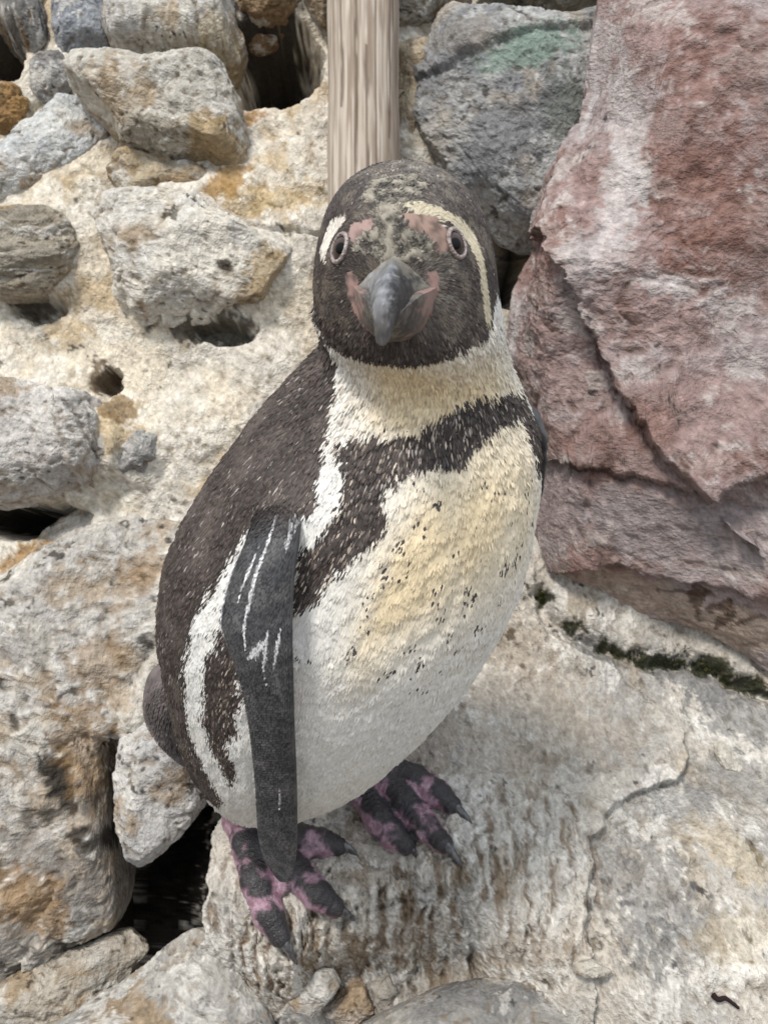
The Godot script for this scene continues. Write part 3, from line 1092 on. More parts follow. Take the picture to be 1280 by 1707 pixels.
	r = stone([-60, 650, 10, 635, 90, 640, 150, 660, 170, 700, 165, 760, 145, 800, 100, 825, 40, 835, -60, 838], 0.02, 0.045, Vector3(0, 0.1, 0.1), l, 76, 3.2, "angular grey-white stone at the left edge with a black gap under it")
	rock_line(r, [95, 690, 100, 740, 120, 800], 0.012, 0.03, 0.001, 0.002)
	l = limestone(53)
	l.base = Color(0.62, 0.57, 0.50); l.other = Color(0.48, 0.46, 0.43); l.stained = 0.25
	stone([165, 690, 185, 680, 205, 710, 200, 760, 180, 800, 150, 815, 150, 780, 168, 740], 0.012, 0.022, Vector3.ZERO, l, 40, 2.4, "narrow pale stone leaning on the angular grey-white stone")
	l = limestone(54)
	l.base = Color(0.46, 0.45, 0.43); l.other = Color(0.38, 0.37, 0.36); l.stained = 0.25
	stone([205, 740, 235, 715, 262, 730, 268, 765, 245, 795, 210, 800, 190, 780], 0.008, 0.022, Vector3.ZERO, l, 40, 2.4, "small rounded grey stone in the cream mortar, right of the angular stone")
	l = limestone(55)
	l.base = Color(0.32, 0.22, 0.13); l.other = Color(0.22, 0.15, 0.1); l.stained = 0.2; l.facet = 0.003
	stone([385, -30, 500, -40, 510, 15, 480, 45, 430, 52, 395, 35], 0.01, 0.04, Vector3(0, 0.0, 0.2), l, 50, 2.4, "brown stone over the dark hole at the top")
	l = limestone(56)
	l.base = Color(0.30, 0.20, 0.12); l.other = Color(0.2, 0.14, 0.09)
	stone([408, 68, 425, 55, 460, 60, 465, 72, 440, 80, 415, 80], -0.02, 0.015, Vector3.ZERO, l, 30, 2.4, "small brown stone inside the dark hole at the top")
	l = limestone(57)
	l.base = Color(0.58, 0.54, 0.46); l.other = Color(0.42, 0.40, 0.36); l.stained = 0.25
	stone([495, -20, 540, -40, 560, 20, 545, 60, 520, 35], 0.015, 0.03, Vector3.ZERO, l, 40, 2.4, "pale ochre-edged stone against the left side of the post at the top")
	l = limestone(58)
	l.base = Color(0.52, 0.49, 0.43); l.other = Color(0.36, 0.34, 0.30); l.stained = 0.2
	stone([655, -30, 700, -40, 770, -40, 785, -5, 750, 25, 700, 48, 660, 52], 0.02, 0.04, Vector3(0, 0.0, 0.2), l, 50, 2.8, "pale stone at the top edge, just right of the post")
	l = limestone(59)
	l.base = Color(0.60, 0.50, 0.36); l.other = Color(0.48, 0.40, 0.30); l.stained = 0.35
	stone([655, 80, 700, 65, 725, 70, 715, 130, 700, 200, 690, 280, 655, 290], 0.0, 0.03, Vector3.ZERO, l, 50, 2.6, "narrow cream stone between the post and the grey boulder")
	l = limestone(60)
	l.base = Color(0.34, 0.33, 0.28); l.other = Color(0.24, 0.24, 0.2); l.stained = 0.1
	stone([790, 5, 820, -40, 1000, -50, 1010, 10, 900, 14], 0.04, 0.04, Vector3(0, 0.0, 0.1), l, 50, 2.6, "greenish grey stone at the top edge, above the grey boulder")

func build_post():
	var nu := 120
	var nv := 300
	var top := px(604, -260, 0.90)
	var foot := px(608, 700, 0.845)
	var root := Node3D.new()
	root.position = foot
	add_named(root, "wooden_post")
	tag(root, "weathered round wooden post standing behind the penguin's head", "post")
	var fn := func() -> Array:
		var v := PackedVector3Array()
		var c := PackedColorArray()
		v.resize(nu * nv)
		c.resize(nu * nv)
		var up := (top - foot)
		var t := up.normalized()
		var e := Vector3.RIGHT
		var g := e.cross(t).normalized()
		for j in nv:
			var s := float(j) / (nv - 1)
			for i in nu:
				var an := -TAU * i / nu
				var d := e * cos(an) + g * sin(an)
				var p := up * s + d * 0.035
				var q := Vector3(cos(an) * 2.2, s * 0.7, sin(an) * 2.2)
				var grainy := fbm.get_noise_3dv(Vector3(q.x * 3.0, s * 2.0, q.z * 3.0))
				var fib := fine.get_noise_3dv(Vector3(q.x * 11.0, s * 5.0, q.z * 11.0))
				var split := smoothstep(0.72, 0.95, ridge.get_noise_3dv(Vector3(q.x * 1.6, s * 0.8, q.z * 1.6)))
				var knot := Vector2(wrapf(an - 1.15, -PI, PI) * 0.035, (s - 0.70) * up.length()).length()
				var kn := exp(-knot * knot / 0.00004)
				var rad := 0.035 + 0.0014 * fbm.get_noise_2d(s * 3.0, 4.0) + 0.0008 * grainy + 0.0004 * fib - 0.002 * split - 0.002 * kn
				if j == 0 or j == nv - 1: rad = 0.0
				v[j * nu + i] = up * s + d * rad
				var col := Color(0.40, 0.345, 0.29).lerp(Color(0.24, 0.195, 0.155), smoothstep(-0.35, 0.35, grainy))
				col = col.lerp(Color(0.50, 0.45, 0.395), smoothstep(-0.1, 0.45, fib) * 0.8)
				for cr in [[-1.75, 0.0, 1.0], [-1.2, 0.35, 0.8], [-0.75, 0.45, 1.0], [-2.2, 0.5, 0.95], [-1.45, 0.1, 0.6]]:
					var away := absf(wrapf(an + cr[0] + 0.05 * fbm.get_noise_2d(s * 6.0, cr[0]), -PI, PI))
					if s > cr[1] and s < cr[2]: col = col.lerp(Color(0.09, 0.065, 0.05), 0.85 * (1.0 - smoothstep(0.02, 0.05, away + 0.02 * fib)))
				col = col.lerp(Color(0.22, 0.17, 0.13), smoothstep(0.1, 0.5, -fib) * 0.7)
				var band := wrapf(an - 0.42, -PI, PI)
				col = col.lerp(Color(0.20, 0.155, 0.12), 0.7 * smoothstep(0.30, 0.1, absf(band) + 0.15 * grainy))  # shadow side on the right, painted into the wood colour
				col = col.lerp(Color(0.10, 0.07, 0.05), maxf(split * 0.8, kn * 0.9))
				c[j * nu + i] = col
		return grid_arrays(v, c, nu, nv, true)
	job("timber", M.wood, fn, root)

# ------------------------------------------------------------------ the penguin
# stations from rump to crown: the body's two sides as seen (pixels), depth of its middle, depth over width
var stations := [[432, 1352, 436, 1356, 0.715, 1.0], [372, 1325, 480, 1340, 0.712, 1.0], [330, 1262, 560, 1305, 0.695, 0.95], [302, 1190, 650, 1245, 0.668, 0.95], [282, 1090, 735, 1163, 0.636, 0.95], [271, 1000, 800, 1085, 0.608, 0.93], [283, 920, 855, 990, 0.584, 0.92], [316, 850, 884, 895, 0.564, 0.9], [366, 775, 898, 795, 0.546, 0.9], [430, 690, 896, 720, 0.530, 0.9],
	[495, 622, 872, 660, 0.517, 0.95], [536, 572, 850, 605, 0.505, 1.02], [528, 525, 838, 545, 0.492, 1.15], [523, 470, 829, 478, 0.482, 1.22], [529, 420, 820, 423, 0.478, 1.2], [540, 380, 804, 380, 0.480, 1.12], [562, 349, 778, 349, 0.484, 1.05], [602, 332, 735, 332, 0.487, 1.0], [640, 326, 700, 326, 0.488, 1.0], [668, 325, 671, 325, 0.488, 1.0]]
var st_c := PackedVector3Array()
var st_e := PackedVector3Array()
var st_b := PackedFloat32Array()
var bumps: Array = [[-0.112, 8.36, 0.05, 0.5, 0.006], [-0.02, 13.4, 0.10, 1.1, 0.010], [0.0, 12.1, 0.14, 0.6, 0.006], [-0.14, 14.0, 0.035, 0.35, -0.003], [0.115, 13.9, 0.035, 0.35, -0.003]]      # [u, v, ru, rv, height]

func setup_body():
	for s in stations:
		var a := px(s[0], s[1], s[4])
		var b := px(s[2], s[3], s[4])
		st_c.append((a + b) / 2.0)
		st_e.append((b - a) / 2.0)
		st_b.append(s[5])

func crom(a: Vector3, b: Vector3, c: Vector3, d: Vector3, t: float) -> Vector3:
	return 0.5 * (2.0 * b + (c - a) * t + (2.0 * a - 5.0 * b + 4.0 * c - d) * t * t + (3.0 * b - a - 3.0 * c + d) * t * t * t)

func ring_at(v: float) -> Array:           # [middle, side axis, front axis]
	var n := st_c.size()
	v = clampf(v, 0.0, n - 1.0)
	var i := mini(int(v), n - 2)
	var t := v - i
	var i0 := maxi(i - 1, 0)
	var i3 := mini(i + 2, n - 1)
	var c := crom(st_c[i0], st_c[i], st_c[i + 1], st_c[i3], t)
	var e := crom(st_e[i0], st_e[i], st_e[i + 1], st_e[i3], t)
	var k := maxi(i - 1, 0)
	var k2 := mini(i + 2, n - 1)
	var up := (st_c[k2] - st_c[k]).normalized().lerp((st_c[mini(k2 + 1, n - 1)] - st_c[mini(k + 1, n - 2)]).normalized(), t).normalized()
	var g := e.normalized().cross(up).normalized()
	var b := crom(Vector3(st_b[i0], 0, 0), Vector3(st_b[i], 0, 0), Vector3(st_b[i + 1], 0, 0), Vector3(st_b[i3], 0, 0), t).x
	return [c, e, g * e.length() * b]

func ring_point(r: Array, u: float, v: float) -> Vector3:    # u: -0.5 .. 0.5, 0 faces front
	var an := u * TAU
	var s := sin(an)
	var co := cos(an)
	var p: Vector3 = r[0] + r[1] * s + r[2] * co
	if v < 12.4: p += (r[1] * s + r[2] * co).normalized() * (0.0016 * fbm.get_noise_2d(u * 42.0, v * 1.3) + 0.0007 * fine.get_noise_2d(u * 140.0, v * 3.6))
	for b in bumps:
		var x: float = wrapf(u - b[0], -0.5, 0.5) / b[2]
		var y: float = (v - b[1]) / b[3]
		var q: float = x * x + y * y
		if q < 9.0:
			p += (r[1] * s + r[2] * co).normalized() * b[4] * exp(-q)
	return p

func body_point(u: float, v: float) -> Vector3:
	return ring_point(ring_at(v), u, v)

# The plumage's pattern, laid on the body itself: u round it (0 faces front), v from rump to crown in stations
var marks := {
	"back": [-0.164, 11.80, -0.150, 11.30, -0.132, 10.74, -0.113, 10.08, -0.091, 9.52, -0.082, 9.14, -0.076, 8.85, -0.067, 8.57, -0.069, 8.34, -0.066, 8.07, -0.081, 7.90, -0.108, 7.96, -0.121, 7.74, -0.119, 7.12, -0.122, 6.54, -0.126, 6.16, -0.123, 5.63, -0.117, 4.90, -0.116, 4.17, -0.097, 3.63, -0.065, 2.92, -0.070, 2.30, -0.5, 2.0, -0.5, 12.6, -0.25, 12.6],
	"band": [0.258, 10.14, 0.172, 10.71, 0.114, 10.95, 0.068, 10.73, 0.031, 10.46, 0.008, 10.24, -0.028, 10.01, -0.057, 9.85, -0.079, 9.66, -0.065, 9.34, -0.050, 8.99, -0.042, 8.51, -0.048, 8.21, -0.056, 7.97, -0.061, 7.69, -0.059, 7.41, -0.046, 6.84, -0.038, 6.95, -0.027, 7.11, -0.028, 7.43, -0.017, 7.73, -0.003, 8.01, 0.003, 8.40, -0.009, 8.78, -0.007, 9.11, 0.016, 9.35, 0.042, 9.48, 0.070, 9.39, 0.099, 9.83, 0.148, 10.03, 0.194, 9.79, 0.190, 9.22, 0.206, 8.67],
	"stripe": [-0.091, 7.58, -0.103, 7.19, -0.101, 6.62, -0.098, 6.11, -0.097, 5.57, -0.092, 4.94, -0.087, 4.38, -0.072, 3.88, -0.051, 3.39, -0.047, 3.75, -0.053, 4.06, -0.059, 4.41, -0.050, 4.76, -0.058, 4.94, -0.054, 5.31, -0.062, 5.57, -0.066, 5.96, -0.074, 6.43, -0.082, 6.88, -0.079, 7.41],
	"chin": [-0.5, 12.6, -0.225, 12.53, -0.185, 12.09, -0.151, 11.82, -0.096, 11.83, -0.053, 11.85, -0.014, 11.86, 0.019, 11.99, 0.052, 12.07, 0.094, 12.13, 0.133, 12.26, 0.159, 12.55, 0.190, 12.9, 0.26, 12.6, 0.5, 12.6, 0.5, 19.5, -0.5, 19.5],
	"browl": [-0.179, 13.73, -0.176, 14.12, -0.152, 14.34, -0.110, 14.22, -0.097, 14.01, -0.124, 14.00, -0.140, 13.85, -0.142, 13.57, -0.145, 13.31],
	"browr": [-0.021, 14.04, 0.009, 14.10, 0.052, 14.10, 0.091, 14.12, 0.128, 13.97, 0.139, 13.59, 0.148, 13.07, 0.152, 12.48, 0.131, 12.42, 0.129, 12.78, 0.124, 13.24, 0.114, 13.54, 0.098, 13.76, 0.072, 13.88, 0.039, 13.91, 0.008, 13.92],
	"pinkl": [-0.089, 13.60, -0.091, 13.83, -0.070, 13.88, -0.047, 13.86, -0.044, 13.70, -0.066, 13.64, -0.075, 13.50],
	"pinkr": [-0.010, 13.89, 0.017, 13.95, 0.041, 13.89, 0.059, 13.79, 0.062, 13.58, 0.055, 13.40, 0.042, 13.34, 0.036, 13.49, 0.030, 13.58, 0.016, 13.61, 0.004, 13.63, -0.005, 13.75],
	"gapel": [-0.095, 13.10, -0.076, 13.15, -0.062, 13.01, -0.058, 12.77, -0.046, 12.43, -0.056, 12.36, -0.074, 12.49, -0.089, 12.73],
	"gaper": [0.018, 13.15, 0.041, 13.20, 0.046, 13.07, 0.041, 12.84, 0.029, 12.60, 0.009, 12.42, -0.016, 12.38, 0.007, 12.72, 0.024, 12.95],
	"crust": [-0.075, 13.44, -0.081, 13.65, -0.048, 13.79, -0.055, 14.19, -0.076, 14.35, -0.056, 14.74, 0.014, 14.86, 0.048, 14.76, 0.013, 14.17, 0.017, 13.87, 0.035, 13.57, 0.029, 13.30, -0.008, 13.26, -0.035, 13.29],
	"spots": [0.016, 9.33, 0.036, 8.88, 0.022, 7.97, 0.036, 7.52, 0.020, 7.53, 0.007, 7.22, 0.022, 7.01, 0.002, 8.91, 0.025, 8.99, 0.050, 8.65, 0.102, 8.22, 0.101, 8.97, 0.090, 8.05, 0.101, 6.94, 0.100, 7.19, 0.105, 7.03, 0.097, 6.60, 0.095, 6.46, 0.142, 7.26, 0.146, 7.29, 0.062, 7.35, 0.079, 6.87, 0.061, 6.47, 0.076, 6.15, 0.012, 7.75, 0.015, 6.27, 0.015, 6.46, 0.021, 6.78, 0.156, 8.67, 0.169, 8.35, 0.177, 8.64, 0.168, 8.02, 0.192, 7.66, 0.164, 7.53, 0.162, 7.24, 0.147, 6.70, 0.130, 6.44, 0.115, 6.20, 0.104, 5.93, 0.091, 5.62, 0.048, 6.02, 0.107, 8.60, 0.034, 8.30, 0.076, 7.74, 0.067, 7.08, 0.038, 7.74, 0.130, 8.95, 0.124, 8.51, 0.142, 7.99, -0.012, 6.21, -0.022, 6.22, 0.078, 5.67],
}

var poly := {}

func inside(k: String, q: Vector2) -> bool:
	var p: Array = poly[k]
	var lo: Vector2 = p[1]
	var hi: Vector2 = p[2]
	if q.x < lo.x or q.y < lo.y or q.x > hi.x or q.y > hi.y: return false
	return Geometry2D.is_point_in_polygon(q, p[0])

func setup_marks():
	for k in marks:
		var p := PackedVector2Array()
		var lo := Vector2(9, 99)
		var hi := Vector2(-9, -9)
		for i in range(0, marks[k].size(), 2):
			var q := Vector2(marks[k][i], marks[k][i + 1])
			p.append(q)
			lo = lo.min(q)
			hi = hi.max(q)
		poly[k] = [p, lo, hi]

const DARK := Color(0.040, 0.033, 0.031)
const WHITE := Color(0.68, 0.68, 0.66)

# [colour, kind]: kinds are 0 white, 1 dark, 2 bare skin, 3 crust
func paint(u: float, v: float, p: Vector3) -> Array:
	var q := Vector2(u, v)
	if inside("chin", q):
		if inside("browl", q): return [Color(0.66, 0.63, 0.58), 0]
		if inside("browr", q): return [Color(0.50, 0.45, 0.34), 0]
		if inside("gapel", q) or inside("gaper", q):
			return [Color(0.31, 0.205, 0.185).lerp(Color(0.10, 0.085, 0.08), smoothstep(-0.05, 0.4, fbm.get_noise_3dv(p * 110.0))), 2]
		if inside("pinkl", q): return [Color(0.34, 0.245, 0.225).lerp(Color(0.15, 0.11, 0.10), smoothstep(-0.1, 0.5, fbm.get_noise_3dv(p * 150.0))), 2]
		if inside("pinkr", q): return [Color(0.30, 0.21, 0.18).lerp(Color(0.12, 0.09, 0.075), smoothstep(-0.1, 0.45, fbm.get_noise_3dv(p * 150.0))), 2]
		if inside("crust", q):
			var k := fbm.get_noise_3dv(p * 130.0) + 0.4 * fine.get_noise_3dv(p * 500.0)
			return [Color(0.06, 0.055, 0.05).lerp(Color(0.31, 0.285, 0.24), smoothstep(-0.45, 0.45, k)), 3]
		var d := DARK.lerp(Color(0.10, 0.085, 0.07), smoothstep(0.0, 0.4, fbm.get_noise_3dv(p * 60.0)))
		var dust := exp(-pow((u - 0.02) / 0.09, 2.0) - pow((v - 15.6) / 1.7, 2.0)) + 0.7 * exp(-pow((u - 0.03) / 0.05, 2.0) - pow((v - 12.9) / 0.5, 2.0))
		d = d.lerp(Color(0.27, 0.25, 0.22), clampf(0.6 * dust * (0.55 + 1.3 * fbm.get_noise_3dv(p * 90.0)), 0.0, 0.85))
		return [d, 1]
	if pow((u + 0.072) / 0.008, 2.0) + pow((v - 8.02) / 0.28, 2.0) < 1.0: return [WHITE, 0]
	if inside("back", q):
		return [DARK.lerp(Color(0.075, 0.062, 0.057), smoothstep(-0.2, 0.4, fbm.get_noise_3dv(p * 25.0))), 1]
	if inside("band", q) or inside("stripe", q): return [DARK * 1.05, 1]
	if u > 0.34 and v < 12.6: return [DARK, 1]
	if u > 0.20 and u < 0.27 and v > 8.4 and v < 9.5: return [DARK, 1]
	if u > 0.235 and u < 0.30 and v > 2.5 and v <= 8.4: return [DARK, 1]
	if v > 5.0 and v < 9.6:
		for s: Vector3 in spot_list:
			if absf(v - s.y) < 0.1 and Vector2((u - s.x) / 0.0021, (v - s.y) / 0.042).length_squared() < s.z: return [Color(0.07, 0.06, 0.055), 4]
	var c := WHITE.lerp(Color(0.66, 0.66, 0.65), smoothstep(-0.3, 0.5, fbm.get_noise_3dv(p * 20.0)))
	var yellow := 0.0
	for y in [[0.13, 8.2, 0.10, 1.7, 0.95], [0.05, 8.0, 0.05, 1.3, 0.6], [0.10, 10.9, 0.15, 1.2, 1.05], [-0.02, 11.2, 0.06, 1.0, 0.85], [0.03, 6.9, 0.02, 1.0, 0.7]]:
		yellow += y[4] * exp(-pow((u - y[0]) / y[2], 2.0) - pow((v - y[1]) / y[3], 2.0))
	yellow *= 0.85 + 0.18 * fbm.get_noise_3dv(p * 28.0 * Vector3(1.6, 0.45, 1.0))
	c = c.lerp(Color(0.70, 0.58, 0.385), clampf(yellow, 0.0, 0.95))
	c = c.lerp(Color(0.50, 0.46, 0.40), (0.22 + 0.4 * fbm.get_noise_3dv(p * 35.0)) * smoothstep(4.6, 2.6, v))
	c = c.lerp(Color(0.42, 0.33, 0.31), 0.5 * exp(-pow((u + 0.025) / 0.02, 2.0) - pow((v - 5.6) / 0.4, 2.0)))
	return [c, 0]

var spot_list: Array = []
var rng := RandomNumberGenerator.new()

# smoothed tint for creamy areas: the edges of "cream" and "neck" are blurred by sampling at a shifted place
func soft_paint(u: float, v: float, p: Vector3, loose := Vector2.ZERO) -> Array:
	var du := fbm.get_noise_3dv(p * 50.0) * 0.006 + loose.x * 0.0030
	var dv := fbm.get_noise_3dv(p * 50.0 + Vector3(4, 9, 9)) * 0.11 + loose.y * 0.05
	if v > 11.5:
		du *= 0.5
		dv *= 0.5
	return paint(u + du, v + dv, p)

func build_penguin():
	setup_body()
	setup_marks()
	rng.seed = 77
	for i in range(0, marks.spots.size(), 2): spot_list.append(Vector3(marks.spots[i], marks.spots[i + 1], rng.randf_range(0.2, 1.3)))
	var root := Node3D.new()
	var base := at_height(560, 1400, 0.0)
	add_named(root, "penguin")
	root.position = base
	tag(root, "black and white penguin with pink and black feet standing on the rock ledge", "penguin")
	job("body", M.down, body_mesh.bind(base), root)
	build_feathers(root, base)
	build_bill(root, base)
	build_eyes(root, base)
	build_flippers(root, base)
	build_tail(root, base)
	build_feet(root, base)

func body_mesh(base: Vector3) -> Array:
	var nu := 260
	var nv := 380
	var v := PackedVector3Array()
	var c := PackedColorArray()
	v.resize(nu * nv)
	c.resize(nu * nv)
	for j in nv:
		var s := float(j) / (nv - 1) * (st_c.size() - 1)
		var r := ring_at(s)
		for i in nu:
			var u := float(i) / nu - 0.5
			var p := ring_point(r, u, s)
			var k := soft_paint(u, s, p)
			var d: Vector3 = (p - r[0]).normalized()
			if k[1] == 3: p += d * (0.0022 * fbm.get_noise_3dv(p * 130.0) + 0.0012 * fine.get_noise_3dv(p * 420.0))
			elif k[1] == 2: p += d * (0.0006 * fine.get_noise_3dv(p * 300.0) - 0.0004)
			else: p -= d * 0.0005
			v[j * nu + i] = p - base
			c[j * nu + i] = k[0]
	return grid_arrays(v, c, nu, nv, true)

func feather_mesh(wide: float, curl: float) -> ArrayMesh:
	var v := PackedVector3Array()
	var n := PackedVector3Array()
	var c := PackedColorArray()
	var idx := PackedInt32Array()
	var prof := [0.45, 0.9, 1.0, 0.75, 0.08]
	for i in 5:
		var t := i / 4.0
		var z := curl * (t - 1.2 * t * t)
		for s in 3:
			var x: float = (s - 1) * prof[i] * wide * 0.5
			v.append(Vector3(x, t, z + (0.22 * wide if s == 1 else 0.0)))
			n.append(Vector3((s - 1) * 0.35, 0.0, 1.0).normalized())
			c.append(Color(1, 1, 1))
	for i in 4:
		for s in 2:
			var a := i * 3 + s
			for k in [a, a + 3, a + 1, a + 1, a + 3, a + 4]: idx.append(k)
	var m := ArrayMesh.new()
	m.add_surface_from_arrays(Mesh.PRIMITIVE_TRIANGLES, arrays(v, n, c, idx))
	m.surface_set_material(0, M.feather)
	return m

func scatter(called: String, mesh: Mesh, xf: Array, col: PackedColorArray, parent: Node):
	var mm := MultiMesh.new()
	mm.transform_format = MultiMesh.TRANSFORM_3D
	mm.use_colors = true
	mm.mesh = mesh
	mm.instance_count = xf.size()
	for i in xf.size():
		mm.set_instance_transform(i, xf[i])
		mm.set_instance_color(i, col[i])
	var o := MultiMeshInstance3D.new()
	o.multimesh = mm
	add_named(o, called, parent)
	tag(o, "", "", "", "stuff")

func build_feathers(root: Node3D, base: Vector3):
	var nu := 200
	var nv := 300
	var top := st_c.size() - 1.0
	var grid := PackedVector3Array()
	for j in nv + 1:
		var s := top * j / nv
		var r := ring_at(s)
		for i in nu: grid.append(ring_point(r, float(i) / nu - 0.5, s))
	var xf: Array = []
	var col := PackedColorArray()
	var face := body_point(-0.02, 12.9)
	for j in nv:
		for i in nu:
			var a := grid[j * nu + i]
			var e1 := grid[j * nu + (i + 1) % nu] - a
			var e2 := grid[(j + 1) * nu + i] - a
			var nrm := e1.cross(e2)
			var area := nrm.length()
			if area < 1e-10: continue
			nrm /= area
			var v0 := top * j / nv
			var front := nrm.dot(cam_at - a) > -0.05
			var dens := (1.0 / 1.2e-6) if front else (1.0 / 3.5e-6)
			if v0 > 12.0: dens *= 1.7
			var want := area * dens
			var count := int(want) + (1 if rng.randf() < want - int(want) else 0)
			for k in count:
				var fx := rng.randf()
				var fy := rng.randf()
				var u := (i + fx) / nu - 0.5
				var v := top * (j + fy) / nv
				var p := a + e1 * fx + e2 * fy
				var c := soft_paint(u, v, p, Vector2(rng.randfn(), rng.randfn()))
				if c[1] == 2: continue
				var flow := -e2.normalized()
				var long := 0.0054
				var wide := 0.95
				var lift := 0.08
				if v > 11.3:
					var away := p - face
					away = (away - nrm * away.dot(nrm)).normalized()
					flow = flow.lerp(away, clampf(1.1 - (p - face).length() / 0.075, 0.0, 0.9)).normalized()
					long = 0.0040
					wide = 0.9
					lift = 0.16
					if v < 12.6: long = 0.0055
				elif v > 8.4 and c[1] == 1 and u > -0.085:
					long = 0.0062
					wide = 1.0
					lift = 0.12
				elif v > 9.5: long = 0.0062; wide = 1.0; lift = 0.11
				elif v < 6.5: long = 0.0060; wide = 0.75; lift = 0.09
				if c[1] == 3:
					flow = (flow + e1.normalized() * rng.randfn() * 1.2 + e2.normalized() * rng.randfn() * 0.8).normalized()
					long = 0.0034
					lift = rng.randf_range(0.1, 0.6)
				if c[1] == 4:
					long = 0.0036
					wide = 1.5
				long *= rng.randf_range(0.8, 1.2)
				flow = (flow + e1.normalized() * (rng.randfn() * 0.13 + 0.22 * fbm.get_noise_3dv(p * 30.0))).normalized()
				flow = (flow - nrm * flow.dot(nrm)).normalized()
				var y := (flow + nrm * (lift + rng.randf_range(-0.04, 0.06))).normalized()
				var x := y.cross(nrm).normalized()
				var z := x.cross(y)
				var w := 0.00128 * wide
				xf.append(Transform3D(x * w, y * long, z * w, p - base - nrm * 0.0006 - y * long * 0.3))
				var t: Color = c[0]
				var g := rng.randf_range(0.82, 1.12) if v > 7.0 else rng.randf_range(0.86, 1.1)
				if c[1] == 0 and rng.randf() < (0.24 if v > 9.4 else 0.08): t = t.lerp(Color(0.34, 0.27, 0.20), 0.5 if v > 9.0 else 0.2)
				if c[1] == 1:
					g = rng.randf_range(0.65, 1.5)
					if u > -0.08 and v < 11.0 and rng.randf() < 0.10: t = t.lerp(Color(0.50, 0.43, 0.36), rng.randf_range(0.3, 0.9))
					if rng.randf() < 0.008 + 0.09 * smoothstep(0.2, 0.45, fbm.get_noise_3dv(p * 24.0 + Vector3(8, 8, 8))): t = t.lerp(Color(0.34, 0.31, 0.29), rng.randf_range(0.3, 1.0))
					elif rng.randf() < 0.3: t = t.lerp(Color(0.11, 0.085, 0.075), rng.randf())
				col.append(Color(t.r * g, t.g * g, t.b * g))
	scatter("feathers", feather_mesh(1.0, 0.5), xf, col, root)

# a tube of rings [middle, side axis, front axis, colour]; squareness 2 is an ellipse
func loft(rings: Array, nu: int, square: float, base: Vector3, colour: Callable) -> Array:
	var nv := rings.size()
	var v := PackedVector3Array()
	var c := PackedColorArray()
	v.resize(nu * nv)
	c.resize(nu * nv)
	for j in nv:
		var r: Array = rings[j]
		for i in nu:
			var an := TAU * i / nu
			var s := sin(an)
			var co := cos(an)
			var k := pow(pow(absf(s), square) + pow(absf(co), square), -1.0 / square)
			var p: Vector3 = r[0] + r[1] * (s * k) + r[2] * (co * k)
			v[j * nu + i] = p - base
			c[j * nu + i] = colour.call(p, float(j) / (nv - 1), an)
	return grid_arrays(v, c, nu, nv, true)

func curve(keys: Array, t: float) -> float:        # smooth through [t, value] pairs
	for i in keys.size() - 1:
		if t <= keys[i + 1][0]:
			var a: float = keys[maxi(i - 1, 0)][1]
			var d: float = keys[mini(i + 2, keys.size() - 1)][1]
			return cubic_interpolate(keys[i][1], keys[i + 1][1], a, d, (t - keys[i][0]) / (keys[i + 1][0] - keys[i][0]))
	return keys[-1][1]

